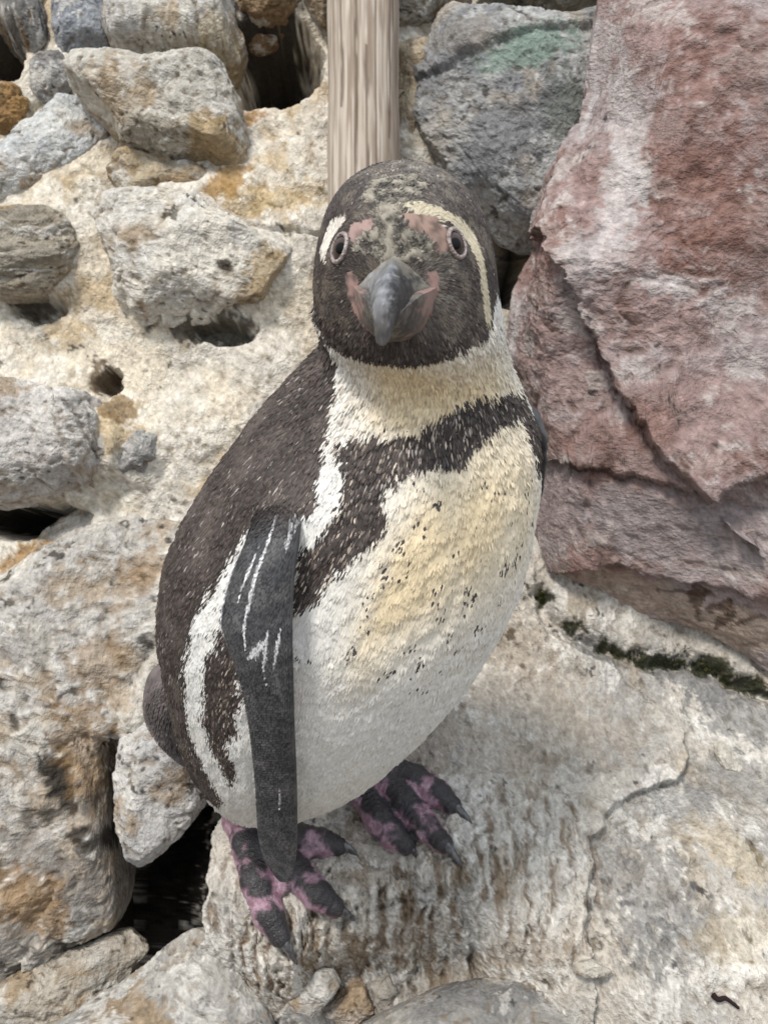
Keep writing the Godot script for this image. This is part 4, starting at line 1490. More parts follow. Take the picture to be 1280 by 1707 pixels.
func build_bill(root: Node3D, base: Vector3):
	var b := body_point(-0.019, 12.98)
	var zb := -(cam_basis.inverse() * (b - cam_at)).z
	var tip := px(636, 534, zb - 0.039)
	var axis := (tip - b).normalized()
	var side := (cam_basis * Vector3(1, -0.05, 0.12)).normalized()
	side = (side - axis * side.dot(axis)).normalized()
	var up := side.cross(axis).normalized()
	if up.dot(cam_basis.y) < 0.0: up = -up
	var long := (tip - b).length()
	b -= axis * 0.014
	long += 0.014
	var upper: Array = []
	var lower: Array = []
	for j in 71:
		var t := j / 70.0
		# [middle of the mouth line, half width, height of the ridge above it, drop of the underside below it, roundness]
		var w := curve([[0.0, 0.0195], [0.17, 0.0168], [0.36, 0.0106], [0.6, 0.0080], [0.8, 0.0056], [0.92, 0.0037], [0.98, 0.0024], [1.0, 0.0003]], t)
		var top := curve([[0.0, 0.0120], [0.25, 0.0125], [0.5, 0.0115], [0.7, 0.0085], [0.85, 0.0035], [0.95, -0.0040], [1.0, -0.0105]], t)
		var bot := curve([[0.0, -0.0035], [0.3, -0.0015], [0.5, -0.001], [0.75, -0.0025], [0.9, -0.0065], [1.0, -0.0115]], t)
		upper.append([b + axis * long * t + up * bot, side * w, up * maxf(top - bot, 0.0005), up * -0.0008, curve([[0.0, 1.15], [0.3, 1.25], [0.7, 1.7], [1.0, 2.0]], t)])
		var w2 := curve([[0.0, 0.0202], [0.25, 0.0186], [0.5, 0.0128], [0.75, 0.0082], [0.92, 0.0045], [1.0, 0.0004]], t)
		var bot2 := curve([[0.0, -0.0300], [0.3, -0.0275], [0.6, -0.0200], [0.85, -0.0105], [1.0, -0.0040]], t)
		var top2 := curve([[0.0, -0.0040], [0.3, -0.0020], [0.5, -0.0015], [1.0, -0.0030]], t)
		lower.append([b + axis * long * 0.86 * t + up * top2, side * w2, up * 0.0006, up * (bot2 - top2), 2.3])
	for e in [upper, lower]:
		for q in [0, 70]:
			e[q][1] *= 0.02
			e[q][2] *= 0.02
			e[q][3] *= 0.02
	var paint_upper := func(p: Vector3, t: float, an: float) -> Color:
		var n := fbm.get_noise_3dv(p * 120.0) + 0.5 * fine.get_noise_3dv(p * 400.0)
		var lit_ridge := maxf(cos(an + 0.55), 0.0)
		var c := Color(0.026, 0.025, 0.026).lerp(Color(0.17, 0.175, 0.19), smoothstep(0.55, 1.0, lit_ridge + n * 0.25))  # pale ridge includes sky sheen painted into the horn colour
		c = c.lerp(Color(0.06, 0.055, 0.055), smoothstep(0.82, 0.95, t + n * 0.06))
		c = c.lerp(Color(0.26, 0.24, 0.20), smoothstep(0.42, 0.12, t + n * 0.25) * 0.75)
		c = c.lerp(Color(0.30, 0.29, 0.28), smoothstep(0.35, 0.6, fine.get_noise_3dv(p * 160.0)) * 0.4)
		return c * (1.0 + 0.6 * n)
	var paint_lower := func(p: Vector3, t: float, an: float) -> Color:
		var n := fbm.get_noise_3dv(p * 120.0) + 0.5 * fine.get_noise_3dv(p * 400.0)
		var c := Color(0.05, 0.046, 0.046).lerp(Color(0.11, 0.10, 0.09), smoothstep(-0.2, 0.5, n))
		c = c.lerp(Color(0.30, 0.20, 0.18), smoothstep(0.50, 0.30, t + n * 0.3) * clampf(0.25 + 0.55 * absf(sin(an)) - 0.5 * n, 0.0, 0.9))
		return c * (1.0 + 0.3 * n)
	job("upper_beak", M.horn, bill_mesh.bind(upper, base, paint_upper), root)
	job("lower_beak", M.horn, bill_mesh.bind(lower, base, paint_lower), root)

func bill_mesh(rings: Array, base: Vector3, colour: Callable) -> Array:
	var nu := 96
	var nv := rings.size()
	var v := PackedVector3Array()
	var c := PackedColorArray()
	for j in nv:
		var r: Array = rings[j]
		var t := float(j) / (nv - 1)
		for i in nu:
			var an := TAU * i / nu
			var s := sin(an)
			var x := signf(s) * pow(absf(s), 0.8)
			var rise := pow(maxf(1.0 - pow(absf(x), r[4]), 0.0), 1.0 / r[4])
			var p: Vector3 = r[0] + r[1] * x + (r[2] if cos(an) > 0.0 else r[3]) * rise
			var o: Vector3 = (p - r[0] - r[2] * 0.3)
			var n := fbm.get_noise_3dv(p * 140.0) * 0.0007 + fine.get_noise_3dv(p * 500.0) * 0.00025
			if o.length() > 0.002: p += o.normalized() * n
			v.append(p - base)
			c.append(colour.call(p, t, an))
	return grid_arrays(v, c, nu, nv, true)

func build_eyes(root: Node3D, base: Vector3):
	for e in [[-0.107, 13.51], [0.075, 13.57]]:
		var p := body_point(e[0], e[1])
		var du := body_point(e[0] + 0.01, e[1]) - p
		var dv := body_point(e[0], e[1] + 0.1) - p
		var n := du.cross(dv).normalized()
		var gaze := n.lerp((cam_at - p).normalized(), 0.45).normalized()
		var side := Vector3.UP.cross(gaze).normalized()
		var up := gaze.cross(side)
		var r := 0.0078
		var mid := p - n * 0.0052
		var holder := Node3D.new()
		holder.position = mid - base
		add_named(holder, "eye", root)
		var ball := func() -> Array:
			var nu := 64
			var nv := 48
			var v := PackedVector3Array()
			var c := PackedColorArray()
			for j in nv:
				var th := PI * (1.0 - float(j) / (nv - 1))
				for i in nu:
					var an := TAU * i / nu
					v.append((gaze * cos(th) + (side * cos(an) + up * sin(an)) * sin(th)) * r)
					var deg := rad_to_deg(th)
					var k := Color(0.002, 0.002, 0.002)
					if deg > 22.0:
						k = Color(0.040, 0.027, 0.024).lerp(Color(0.062, 0.043, 0.038), 0.5 + 0.5 * sin(an * 23.0 + deg))
					if deg > 48.0: k = Color(0.02, 0.016, 0.015)
					c.append(k)
			return grid_arrays(v, c, nu, nv, true)
		job("eyeball", M.eye, ball, holder)
		var lid := func() -> Array:
			var nu := 72
			var nv := 20
			var v := PackedVector3Array()
			var c := PackedColorArray()
			v.resize(nu * nv)
			c.resize(nu * nv)
			var s2 := Vector3.UP.cross(n).normalized()
			var u2 := n.cross(s2)
			for j in nv:
				var ph := TAU * j / (nv - 1)
				for i in nu:
					var an := TAU * i / nu
					var out := s2 * cos(an) * 1.0 + u2 * sin(an) * 1.12
					var rr := 0.0061 + 0.0010 * cos(ph)
					var q := out * rr + n * (0.0052 + 0.0012 * sin(ph))
					v[j * nu + i] = q
					var w := fbm.get_noise_3dv((q + p) * 300.0)
					c[j * nu + i] = Color(0.36, 0.28, 0.27).lerp(Color(0.52, 0.45, 0.43), smoothstep(-0.3, 0.4, w + 0.3 * cos(an)))
			return grid_arrays(v, c, nu, nv, true)
		job("eyelid", M.skin, lid, holder)

func build_flippers(root: Node3D, base: Vector3):
	# seen edge to edge: [y, left x, right x, depth]
	var rows := [[765, 454, 482, 0.525], [810, 447, 493, 0.499], [850, 434, 502, 0.483], [900, 414, 499, 0.469], [960, 386, 491, 0.466], [1030, 369, 488, 0.470], [1075, 382, 488, 0.474], [1110, 394, 489, 0.480], [1200, 414, 491, 0.502], [1300, 425, 495, 0.540], [1380, 430, 496, 0.576], [1425, 440, 494, 0.596], [1452, 456, 488, 0.607], [1466, 468, 480, 0.612]]
	var rings: Array = []
	var n := 160
	for j in n + 1:
		var f := float(j) / n * (rows.size() - 1)
		var i := mini(int(f), rows.size() - 2)
		var t := f - i
		var q: Array = []
		for k in 4:
			q.append(cubic_interpolate(rows[i][k], rows[i + 1][k], rows[maxi(i - 1, 0)][k], rows[mini(i + 2, rows.size() - 1)][k], t))
		var a := px(q[1], q[0], q[3] + 0.012)
		var b := px(q[2], q[0], q[3] - 0.004)
		var s := (b - a) / 2.0
		rings.append([(a + b) / 2.0, s, s])
	var first := rings[0][0] as Vector3
	for j in n + 1:
		var t: Vector3 = (rings[mini(j + 1, n)][0] - rings[maxi(j - 1, 0)][0]).normalized()
		var s: Vector3 = rings[j][1]
		var g := s.normalized().cross(t).normalized()
		if g.dot(cam_at - rings[j][0]) < 0: g = -g
		var u := float(j) / n
		rings[j][2] = g * curve([[0.0, 0.008], [0.15, 0.0068], [0.35, 0.0046], [0.6, 0.0034], [0.9, 0.0022], [1.0, 0.001]], u)
	rings[0][1] *= 0.02
	rings[0][2] *= 0.02
	rings[n][1] *= 0.02
	# g and s may be either-handed: rings must run so that faces point outwards
	var hand := (rings[80][1] as Vector3).cross(rings[80][2]).dot(rings[81][0] - rings[79][0])
	if hand < 0.0: rings.reverse()
	var flip := hand < 0.0
	# droppings and scratches: [start (across, along), end, width]; across -1 .. 1, along 0 .. 1
	var streaks := [[0.25, 0.13, -0.35, 0.42, 0.055], [-0.15, 0.20, -0.45, 0.30, 0.04], [-0.35, 0.46, 0.35, 0.39, 0.07], [0.40, 0.37, 0.10, 0.50, 0.06], [0.75, 0.36, 0.45, 0.50, 0.05], [0.0, 0.42, -0.1, 0.48, 0.02], [0.30, 0.68, 0.25, 0.71, 0.05], [0.8, 0.10, 0.75, 0.22, 0.06], [-0.95, 0.05, -0.97, 0.42, 0.07], [0.15, 0.5, 0.1, 0.54, 0.02], [0.95, 0.06, 0.9, 0.16, 0.10]]
	var tone := func(p: Vector3, t: float, an: float) -> Color:
		if flip: t = 1.0 - t
		var nz := fbm.get_noise_3dv(p * 60.0)
		var c := Color(0.040, 0.041, 0.045).lerp(Color(0.070, 0.069, 0.072), smoothstep(-0.3, 0.4, nz))
		if sin(an) < -0.965 and t > 0.1: c = Color(0.26, 0.255, 0.25)
		if cos(an) < -0.15: c = Color(0.60, 0.58, 0.55)
		var q := Vector2(sin(an), (t - 0.06) / 0.94 * 4.2)
		var k := 0.0
		for s in streaks:
			var a := Vector2(s[0], s[1] * 4.2)
			var d := Vector2(s[2], s[3] * 4.2) - a
			var h := clampf((q - a).dot(d) / d.length_squared(), 0.0, 1.0)
			var w: float = s[4] * (0.25 + 1.0 * sin(PI * clampf(h, 0.05, 0.95))) * (1.0 + 0.9 * fine.get_noise_3dv(p * 350.0))
			k = maxf(k, 1.0 - smoothstep(w * 0.5, w, (q - a - d * h).length()))
		if cos(an) > 0.0: c = c.lerp(Color(0.48, 0.48, 0.50), k * 0.85)
		return c
	job("flipper", M.flipper, loft.bind(rings, 150, 2.0, base, tone), root)
	# its skin of small stiff scale feathers
	var xf: Array = []
	var col := PackedColorArray()
	for j in range(6, n - 1):
		var r: Array = rings[j]
		var nx: Array = rings[j + 1] if not flip else rings[j - 1]
		var flow: Vector3 = (nx[0] - r[0])
		var t := float(j) / n
		for rep in 2:
			var wide: float = r[1].length()
			var m := int(wide * 2.0 / 0.0013)
			for i in m:
				var x := -0.97 + 1.94 * (i + rng.randf_range(0.3, 0.7)) / m
				var an := asin(x)
				var p: Vector3 = r[0] + r[1] * x + r[2] * cos(an) + flow * (0.5 * rep + rng.randf_range(-0.1, 0.1))
				var nn: Vector3 = (r[1].normalized() * x * r[2].length() / wide * 3.0 + r[2].normalized() * maxf(cos(an), 0.2)).normalized()
				var y: Vector3 = (flow.normalized() + nn * 0.2 + r[1].normalized() * -0.25).normalized()
				var xx: Vector3 = y.cross(nn).normalized()
				var c: Color = tone.call(p, t, an)
				var g := rng.randf_range(0.55, 1.7)
				var along := 1.0 - t if flip else t
				var big := 1.0 + 1.6 * smoothstep(0.24, 0.12, along)
				if big > 1.05:
					y = (y + nn * rng.randf_range(-0.02, 0.22) + r[1].normalized() * rng.randfn() * 0.15).normalized()
					xx = y.cross(nn).normalized()
					c = c.lerp(DARK * (1.7 if rng.randf() < 0.15 else 1.0), smoothstep(0.25, 0.15, along))
				xf.append(Transform3D(xx * 0.0013, y * 0.0026 * big, xx.cross(y) * 0.0013, p - base - nn * 0.0001))
				col.append(Color(c.r * g, c.g * g, c.b * g))
	scatter("scale_feathers", feather_mesh(1.0, 0.25), xf, col, root.get_node("flipper"))
	# the flipper on the far side, pressed to the body
	var far: Array = []
	for j in 61:
		var t := j / 60.0
		var v := lerpf(9.2, 3.2, t)
		var u := 0.300 + 0.02 * sin(t * PI)
		var p := body_point(u, v)
		var o := (p - ring_at(v)[0] as Vector3).normalized()
		var w := curve([[0.0, 0.006], [0.1, 0.02], [0.4, 0.026], [0.8, 0.017], [1.0, 0.002]], t)
		var s := (body_point(u + 0.03, v) - body_point(u - 0.03, v)).normalized()
		far.append([p + o * 0.004, s * w, o * lerpf(0.005, 0.002, t)])
	for e in [0, 60]:
		far[e][1] *= 0.02
		far[e][2] *= 0.02
	far.reverse()
	var plain_tone := func(p: Vector3, _t: float, _an: float) -> Color:
		return Color(0.055, 0.055, 0.058).lerp(Color(0.085, 0.083, 0.085), smoothstep(-0.3, 0.4, fbm.get_noise_3dv(p * 60.0)))
	job("flipper", M.flipper, loft.bind(far, 60, 2.0, base, plain_tone), root)

func build_tail(root: Node3D, base: Vector3):
	var keys := [[360, 1080, 0.70, 40, 0.02], [322, 1110, 0.705, 62, 0.03], [300, 1150, 0.712, 58, 0.028], [292, 1190, 0.72, 46, 0.022], [296, 1225, 0.728, 30, 0.014], [305, 1252, 0.735, 12, 0.006], [309, 1262, 0.738, 2, 0.001]]
	var rings: Array = []
	for j in 61:
		var f := j / 60.0 * (keys.size() - 1)
		var i := mini(int(f), keys.size() - 2)
		var q: Array = []
		for k in 5: q.append(cubic_interpolate(keys[i][k], keys[i + 1][k], keys[maxi(i - 1, 0)][k], keys[mini(i + 2, keys.size() - 1)][k], f - i))
		var m := px(q[0], q[1], q[2])
		rings.append([m, cam_basis.x * q[3] / FOCAL * q[2], cam_basis.z * q[4]])
	rings.reverse()
	var tone := func(p: Vector3, _t: float, an: float) -> Color:
		var n := fine.get_noise_3dv(p * Vector3(260, 60, 160)) * 0.5 + fbm.get_noise_3dv(p * 40.0)
		return Color(0.075, 0.065, 0.064).lerp(Color(0.15, 0.13, 0.13), smoothstep(-0.4, 0.5, n))
	job("tail", M.down, loft.bind(rings, 80, 2.0, base, tone), root)
	var xf: Array = []
	var col := PackedColorArray()
	for k in 9000:
		var j := rng.randi_range(2, 58)
		var an := rng.randf() * TAU
		var r: Array = rings[j]
		var o: Vector3 = r[1] * sin(an) + r[2] * cos(an)
		var nn := (r[1].normalized() * sin(an) / r[1].length() + r[2].normalized() * cos(an) / r[2].length()).normalized() as Vector3
		var flow: Vector3 = (rings[j - 2][0] - r[0]).normalized()
		flow = (flow - nn * flow.dot(nn)).normalized()
		var y := (flow + nn * rng.randf_range(0.04, 0.12)).normalized()
		var x := y.cross(nn).normalized()
		var p: Vector3 = r[0] + o
		xf.append(Transform3D(x * 0.0014, y * 0.008, x.cross(y) * 0.0014, p - base - nn * 0.0006))
		col.append(tone.call(p, 0.0, 0.0) * rng.randf_range(0.6, 1.3))
	scatter("tail_feathers", feather_mesh(1.0, 0.3), xf, col, root.get_node("tail"))

# ---- feet: bones of round cross-section joined softly, meshed where the field is zero
class Field:
	var bones: Array = []      # [a, b, ra, rb]
	var webs: Array = []       # [a, b, c, thickness]
	var lo := Vector3.ZERO
	var hi := Vector3.ZERO
	func value(p: Vector3) -> float:
		var s := 0.0
		var k := 620.0
		for b in bones:
			var a: Vector3 = b[0]
			var d: Vector3 = b[1] - a
			var t := clampf((p - a).dot(d) / d.length_squared(), 0.0, 1.0)
			var r: float = lerpf(b[2], b[3], t) * (1.0 + b[4] * sin(t * d.length() * 1200.0 + sin(p.x * 600.0) * 0.8)) + 0.0004 * sin(p.x * 1700.0) * sin(p.z * 1500.0)
			s += exp(-k * ((p - a - d * t).length() - r))
		for w in webs:
			var n: Vector3 = w[4]
			var h: float = (p - w[0]).dot(n)
			var q := p - n * h
			var best := 1e9
			var e0: Vector3 = w[1] - w[0]
			var e1: Vector3 = w[2] - w[1]
			var e2: Vector3 = w[0] - w[2]
			if e0.cross(q - w[0]).dot(n) >= 0.0 and e1.cross(q - w[1]).dot(n) >= 0.0 and e2.cross(q - w[2]).dot(n) >= 0.0:
				best = absf(h)
			else:
				best = minf(p.distance_to(Geometry3D.get_closest_point_to_segment(p, w[0], w[1])), minf(p.distance_to(Geometry3D.get_closest_point_to_segment(p, w[1], w[2])), p.distance_to(Geometry3D.get_closest_point_to_segment(p, w[2], w[0]))))
			s += exp(-k * (best - w[3]))
		return -log(maxf(s, 1e-30)) / k

func nets(f: Field, cell_size: float, base: Vector3, colour: Callable) -> Array:
	var n := Vector3i(((f.hi - f.lo) / cell_size).ceil()) + Vector3i.ONE
	var val := PackedFloat32Array()
	val.resize(n.x * n.y * n.z)
	val.fill(1.0)
	for bz in range(0, n.z, 4):
		for by in range(0, n.y, 4):
			for bx in range(0, n.x, 4):
				if f.value(f.lo + Vector3(bx + 1.5, by + 1.5, bz + 1.5) * cell_size) > cell_size * 3.2: continue
				for z in range(bz, mini(bz + 4, n.z)):
					for y in range(by, mini(by + 4, n.y)):
						for x in range(bx, mini(bx + 4, n.x)):
							val[x + y * n.x + z * n.x * n.y] = f.value(f.lo + Vector3(x, y, z) * cell_size)
	var v := PackedVector3Array()
	var c := PackedColorArray()
	var at := PackedInt32Array()
	at.resize(val.size())
	at.fill(-1)
	var sx := 1
	var sy := n.x
	var sz := n.x * n.y
	var corner := [0, sx, sy, sx + sy, sz, sz + sx, sz + sy, sz + sx + sy]
	for z in n.z - 1:
		for y in n.y - 1:
			for x in n.x - 1:
				var i := x + y * sy + z * sz
				var mask := 0
				for q in 8:
					if val[i + corner[q]] < 0.0: mask |= 1 << q
				if mask == 0 or mask == 255: continue
				var sum := Vector3.ZERO
				var cnt := 0
				for e in [[0, 1], [2, 3], [4, 5], [6, 7], [0, 2], [1, 3], [4, 6], [5, 7], [0, 4], [1, 5], [2, 6], [3, 7]]:
					var a := val[i + corner[e[0]]]
					var b := val[i + corner[e[1]]]
					if (a < 0.0) != (b < 0.0):
						var t := a / (a - b)
						var pa := Vector3(e[0] & 1, (e[0] >> 1) & 1, e[0] >> 2)
						var pb := Vector3(e[1] & 1, (e[1] >> 1) & 1, e[1] >> 2)
						sum += pa.lerp(pb, t)
						cnt += 1
				at[i] = v.size()
				var p := f.lo + (Vector3(x, y, z) + sum / cnt) * cell_size
				v.append(p)
				c.append(colour.call(p))
	var idx := PackedInt32Array()
	for z in range(1, n.z - 1):
		for y in range(1, n.y - 1):
			for x in range(1, n.x - 1):
				var i := x + y * sy + z * sz
				for ax in 3:
					var st: int = [sx, sy, sz][ax]
					var a := val[i] < 0.0
					var b := val[i + st] < 0.0
					if a == b: continue
					var s1: int = [sy, sz, sx][ax]
					var s2: int = [sz, sx, sy][ax]
					var q := [at[i - s1 - s2], at[i - s2], at[i], at[i - s1]]
					if not a: q.reverse()
					for t in [q[0], q[2], q[1], q[0], q[3], q[2]]: idx.append(t)
	var nn := PackedVector3Array()
	nn.resize(v.size())
	for t in range(0, idx.size(), 3):
		var fn := (v[idx[t + 2]] - v[idx[t]]).cross(v[idx[t + 1]] - v[idx[t]])
		for e in 3: nn[idx[t + e]] += fn
	for i in v.size():
		nn[i] = nn[i].normalized()
		v[i] -= base
	return arrays(v, nn, c, idx)

func build_feet(root: Node3D, base: Vector3):
	# every toe: knuckle points as seen, then the claw's tip
	var feet := [
		{"heel": [398, 1368, 0.012], "hip": [420, 1300, 0.70], "toes": [[[412, 1412], [428, 1470], [448, 1525], [468, 1562], [492, 1602]], [[440, 1415], [492, 1450], [527, 1490], [556, 1512], [587, 1531]], [[445, 1395], [496, 1398], [535, 1405], [563, 1411], [592, 1426]]]},
		{"heel": [600, 1300, 0.014], "hip": [560, 1250, 0.69], "toes": [[[606, 1322], [632, 1366], [656, 1394], [676, 1408], [691, 1428]], [[636, 1296], [676, 1338], [710, 1378], [738, 1406], [765, 1442]], [[650, 1282], [692, 1300], [728, 1322], [752, 1342], [782, 1370]]]}]
	for ft in feet:
		var f := Field.new()
		var heel := sheet_pixel(ledge, ft.heel[0], ft.heel[1], ft.heel[2])
		var hip := px(ft.hip[0], ft.hip[1], ft.hip[2])
		f.bones.append([heel, hip, 0.0125, 0.016, 0.0])
		var pts: Array = []
		var claws: Array = []
		for toe in ft.toes:
			var rr := [0.0122, 0.0126, 0.0116, 0.0084]
			var j: Array = []
			for i in 4: j.append(sheet_pixel(ledge, toe[i][0], toe[i][1], rr[i] * 0.85))
			f.bones.append([heel, j[0], 0.012, rr[0], 0.0])
			for i in 3: f.bones.append([j[i], j[i + 1], rr[i], rr[i + 1], 0.06])
			pts.append(j)
			claws.append([j[2], j[3], sheet_pixel(ledge, toe[4][0], toe[4][1], 0.001)])
		for w in 2:
			var a: Array = pts[w]
			var b: Array = pts[w + 1]
			var down := Vector3(0, -0.0005, 0) if ft.heel[0] < 500 else Vector3(0, -0.007, 0)
			for w3 in [[a[0], a[2], b[1]], [b[0], a[1], b[2]]]:
				f.webs.append([w3[0] + down, w3[1] + down, w3[2] + down, 0.0016, (w3[1] - w3[0]).cross(w3[2] - w3[1]).normalized()])
		f.lo = heel
		f.hi = heel
		for b in f.bones:
			for e in 2:
				var m: Vector3 = Vector3.ONE * (maxf(b[2], b[3]) + 0.006)
				f.lo = f.lo.min(b[e] - m)
				f.hi = f.hi.max(b[e] + m)
		var tops := pts
		var tone := func(p: Vector3) -> Color:
			var n := fbm.get_noise_3dv(p * 48.0 + Vector3(3, 1, 2)) * 1.5 + 0.25 * fine.get_noise_3dv(p * 260.0)
			var near := 1e9
			var end := 1e9
			for j in tops:
				for i in 3:
					near = minf(near, p.distance_to(Geometry3D.get_closest_point_to_segment(p, j[i] + Vector3(0, 0.008, 0.002), j[i + 1] + Vector3(0, 0.008, 0.002))))
				end = minf(end, p.distance_to(j[3]))
			var bare := 0.0
			for j in tops:
				var spot: Vector3 = j[1].lerp(j[2], 0.75) + Vector3(0, 0.007, 0.002)
				bare = maxf(bare, exp(-p.distance_squared_to(spot) / 0.000075))
			n = n * 0.75 + 1.05 * (1.0 - smoothstep(0.005, 0.015, near)) - 0.95 * bare + 0.7 * (1.0 - smoothstep(0.006, 0.0125, end)) - 0.43
			var c := Color(0.50, 0.33, 0.41).lerp(Color(0.36, 0.20, 0.26), smoothstep(-0.2, 0.3, fbm.get_noise_3dv(p * 90.0)))
			c = c.lerp(Color(0.16, 0.10, 0.13), smoothstep(-0.25, 0.12, n) * 0.7)
			c = c.lerp(Color(0.035, 0.032, 0.036), smoothstep(-0.08, 0.34, n))
			return c * (1.0 + 0.25 * fine.get_noise_3dv(p * 500.0))
		var o := job("foot", M.skin, nets.bind(f, 0.0016, base, tone), root)
		for cl in claws:
			var rings: Array = []
			var dir: Vector3 = (cl[1] - cl[0]).normalized()
			var from: Vector3 = cl[1] + Vector3(0, 0.001, 0)
			var to: Vector3 = cl[2] + (cl[2] - cl[1]) * 0.18
			var bend: Vector3 = from + dir * (to - from).length() * 0.55 + Vector3(0, 0.002, 0)
			for i in 25:
				var t := i / 24.0
				var p := from.lerp(bend, t).lerp(bend.lerp(to, t), t)
				var tan_ := (bend - from).lerp(to - bend, t).normalized()
				var s := tan_.cross(Vector3.UP).normalized()
				var g := s.cross(tan_).normalized()
				var r := 0.0056 * pow(1.0 - t, 0.75) + 0.0003
				rings.append([p, -s * r * 0.85, g * r])
			rings[24][1] *= 0.02
			rings[24][2] *= 0.02
			var horn := func(p: Vector3, t: float, _an: float) -> Color:
				return Color(0.028, 0.027, 0.030).lerp(Color(0.15, 0.15, 0.155), smoothstep(-0.5, 0.5, fine.get_noise_3dv(p * 200.0)) * (1.0 - 0.7 * t))
			job("claw", M.claw, loft.bind(rings, 24, 2.0, base, horn), o)

func pebble(pts: Array, cx: float, cy: float, on: Sheet, above: float, n: Vector3, thick: float, l: Look, res: int, box: float, called: String, label: String, category: String):
	var p := sheet_pixel(on, cx, cy, above)
	var depth := -(cam_basis.inverse() * (p - cam_at)).z
	l.amp = 0.002
	l.facet = 0.004
	l.f_facet = 40.0
	l.crack = 0.001
	l.rough = 0.001
	var r := new_rock(pts, cx, cy, depth, n, thick, thick, l, res, box)
	tag(job(called, M.rock, rock_mesh.bind(r)), label, category)

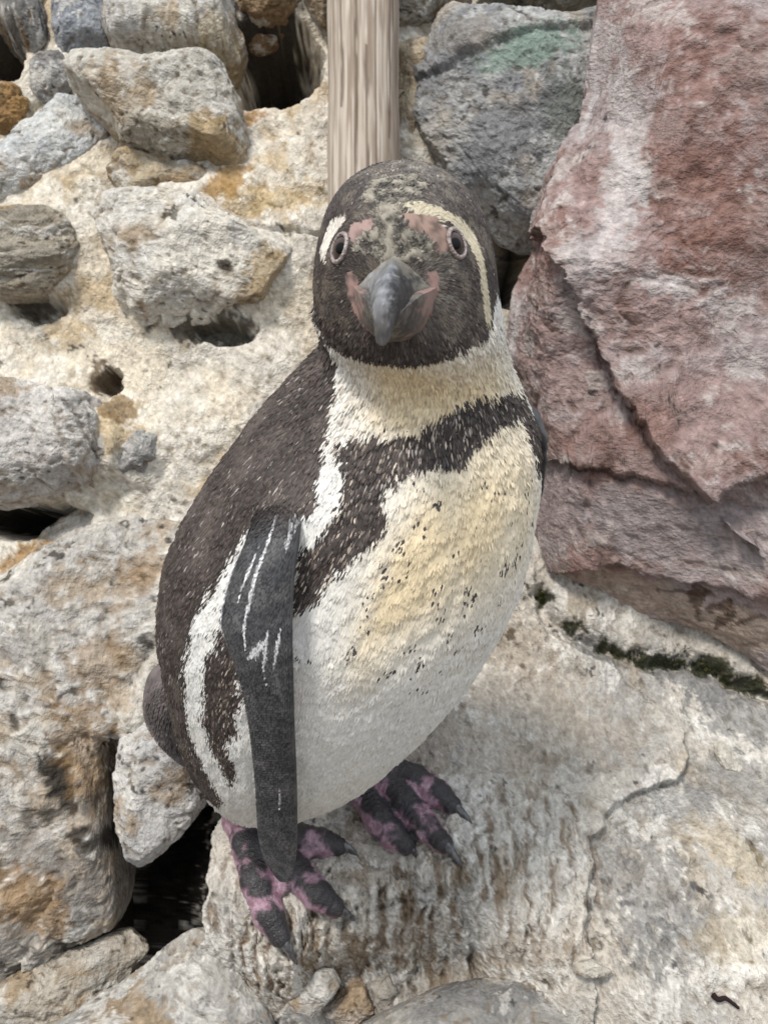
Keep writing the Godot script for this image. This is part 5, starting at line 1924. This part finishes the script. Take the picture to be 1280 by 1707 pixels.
func build_small_things():
	var up := Vector3(0, 0.74, 0.67)
	var l := limestone(71)
	l.base = Color(0.70, 0.66, 0.56); l.other = Color(0.60, 0.57, 0.50); l.stained = 0.1; l.spotted = 0.0
	pebble([1188, 1240, 1200, 1234, 1218, 1246, 1232, 1268, 1240, 1290, 1228, 1294, 1208, 1284, 1192, 1262], 1214, 1264, ledge, 0.002, up, 0.005, l, 26, 2.6, "pebble", "small cream white pebble lying in a dark pit of the right-hand slab", "pebble")
	l = limestone(72)
	l.base = Color(0.62, 0.60, 0.55); l.other = Color(0.48, 0.45, 0.41); l.stained = 0.2
	pebble([478, 1668, 505, 1634, 530, 1612, 556, 1616, 572, 1640, 545, 1672, 520, 1690, 488, 1688], 522, 1655, ledge, 0.004, Vector3(0, 0.5, 0.86), 0.012, l, 40, 3.4, "rock_fragment", "pale angular rock fragment below the claws at the foot of the ledge", "rock")
	l = limestone(73)
	l.base = Color(0.60, 0.53, 0.46); l.other = Color(0.50, 0.42, 0.35); l.stained = 0.25
	pebble([540, 1690, 590, 1630, 612, 1640, 622, 1690, 600, 1712, 570, 1708], 588, 1680, ledge, 0.006, Vector3(0.1, 0.45, 0.88), 0.012, l, 40, 3.4, "rock_fragment", "pointed wedge of pinkish tan rock at the bottom edge, between two other fragments", "rock")
	l = limestone(74)
	l.base = Color(0.46, 0.42, 0.36); l.other = Color(0.36, 0.33, 0.29); l.stained = 0.3
	pebble([618, 1640, 648, 1625, 662, 1650, 652, 1692, 626, 1690], 640, 1660, ledge, 0.002, Vector3(0, 0.5, 0.86), 0.009, l, 34, 3.0, "rock_fragment", "small brown rock fragment right of the pointed wedge at the bottom", "rock")
	l = limestone(75)
	l.base = Color(0.66, 0.62, 0.54); l.other = Color(0.56, 0.52, 0.46); l.stained = 0.1
	pebble([955, 1605, 985, 1598, 1018, 1618, 1012, 1632, 975, 1628, 958, 1622], 985, 1615, ledge, 0.002, up, 0.005, l, 26, 2.6, "rock_flake", "thin pale flake lying above the dark rounded rock at the bottom", "rock flake")
	# a dark curled scrap of twig
	var o := twig([[1186, 1656], [1196, 1666], [1208, 1664], [1220, 1672], [1232, 1682]], 0.0022, Color(0.02, 0.015, 0.012))
	tag(o, "short dark curled twig lying near the lower right corner", "twig")
	# moss in the crack under the boulder
	var xf: Array = []
	var col := PackedColorArray()
	var line := [900, 985, 925, 1030, 965, 1060, 1015, 1082, 1090, 1105, 1160, 1105, 1215, 1130, 1300, 1165]
	for i in 3200:
		var k := rng.randi() % 7
		var t := rng.randf()
		var x := lerpf(line[k * 2], line[k * 2 + 2], t)
		var y := lerpf(line[k * 2 + 1], line[k * 2 + 3], t) + rng.randfn() * 6.0
		if fbm.get_noise_2d(x * 0.016, y * 0.016) < 0.08: continue
		var p := sheet_pixel_fast(x, y) - ledge.n * 0.006
		var d := (ledge.n + Vector3(rng.randfn(), rng.randfn(), rng.randfn()) * 0.6).normalized()
		var side := d.cross(Vector3(0.3, 0.2, 1)).normalized()
		var s := rng.randf_range(0.002, 0.0048)
		xf.append(Transform3D(side * 0.0008, d * s, side.cross(d) * 0.0010, p))
		col.append(Color(0.05, 0.075, 0.015).lerp(Color(0.15, 0.15, 0.04), rng.randf()) * rng.randf_range(0.3, 0.9))
	scatter("moss", feather_mesh(1.0, 0.2), xf, col, self)
	tag(get_node("moss"), "dark green moss growing in the crack under the red boulder", "moss")

var moss_cache := {}
func sheet_pixel_fast(x: float, y: float) -> Vector3:
	var key := Vector2i(int(x / 12.0), int(y / 12.0))
	if not moss_cache.has(key):
		var p := sheet_pixel(ledge, key.x * 12.0 + 6.0, key.y * 12.0 + 6.0)
		moss_cache[key] = -(cam_basis.inverse() * (p - cam_at)).z
	return px(x, y, moss_cache[key])

func tube(pts: Array, r: float, base: Vector3, c: Color) -> Array:
	var rings: Array = []
	var n := 20
	for j in n + 1:
		var f := float(j) / n * (pts.size() - 1)
		var i := mini(int(f), pts.size() - 2)
		rings.append([crom(pts[maxi(i - 1, 0)], pts[i], pts[i + 1], pts[mini(i + 2, pts.size() - 1)], f - i), Vector3.ZERO, Vector3.ZERO])
	for j in n + 1:
		var t: Vector3 = (rings[mini(j + 1, n)][0] - rings[maxi(j - 1, 0)][0]).normalized()
		var s := t.cross(Vector3(0.31, 0.2, 0.93)).normalized()
		var w := r * (0.05 if j == 0 or j == n else 1.0 - 0.5 * float(j) / n)
		rings[j][1] = -s * w
		rings[j][2] = s.cross(t) * w
	return loft(rings, 8, 2.0, base, func(_p: Vector3, _t: float, _a: float) -> Color: return c)

func twig(pix: Array, r: float, c: Color) -> MeshInstance3D:
	var pts: Array = []
	for q in pix: pts.append(sheet_pixel(ledge, q[0], q[1], r * 0.8))
	var o := job("twig", M.down, tube.bind(pts, r, pts[0], c))
	o.position = pts[0]
	return o
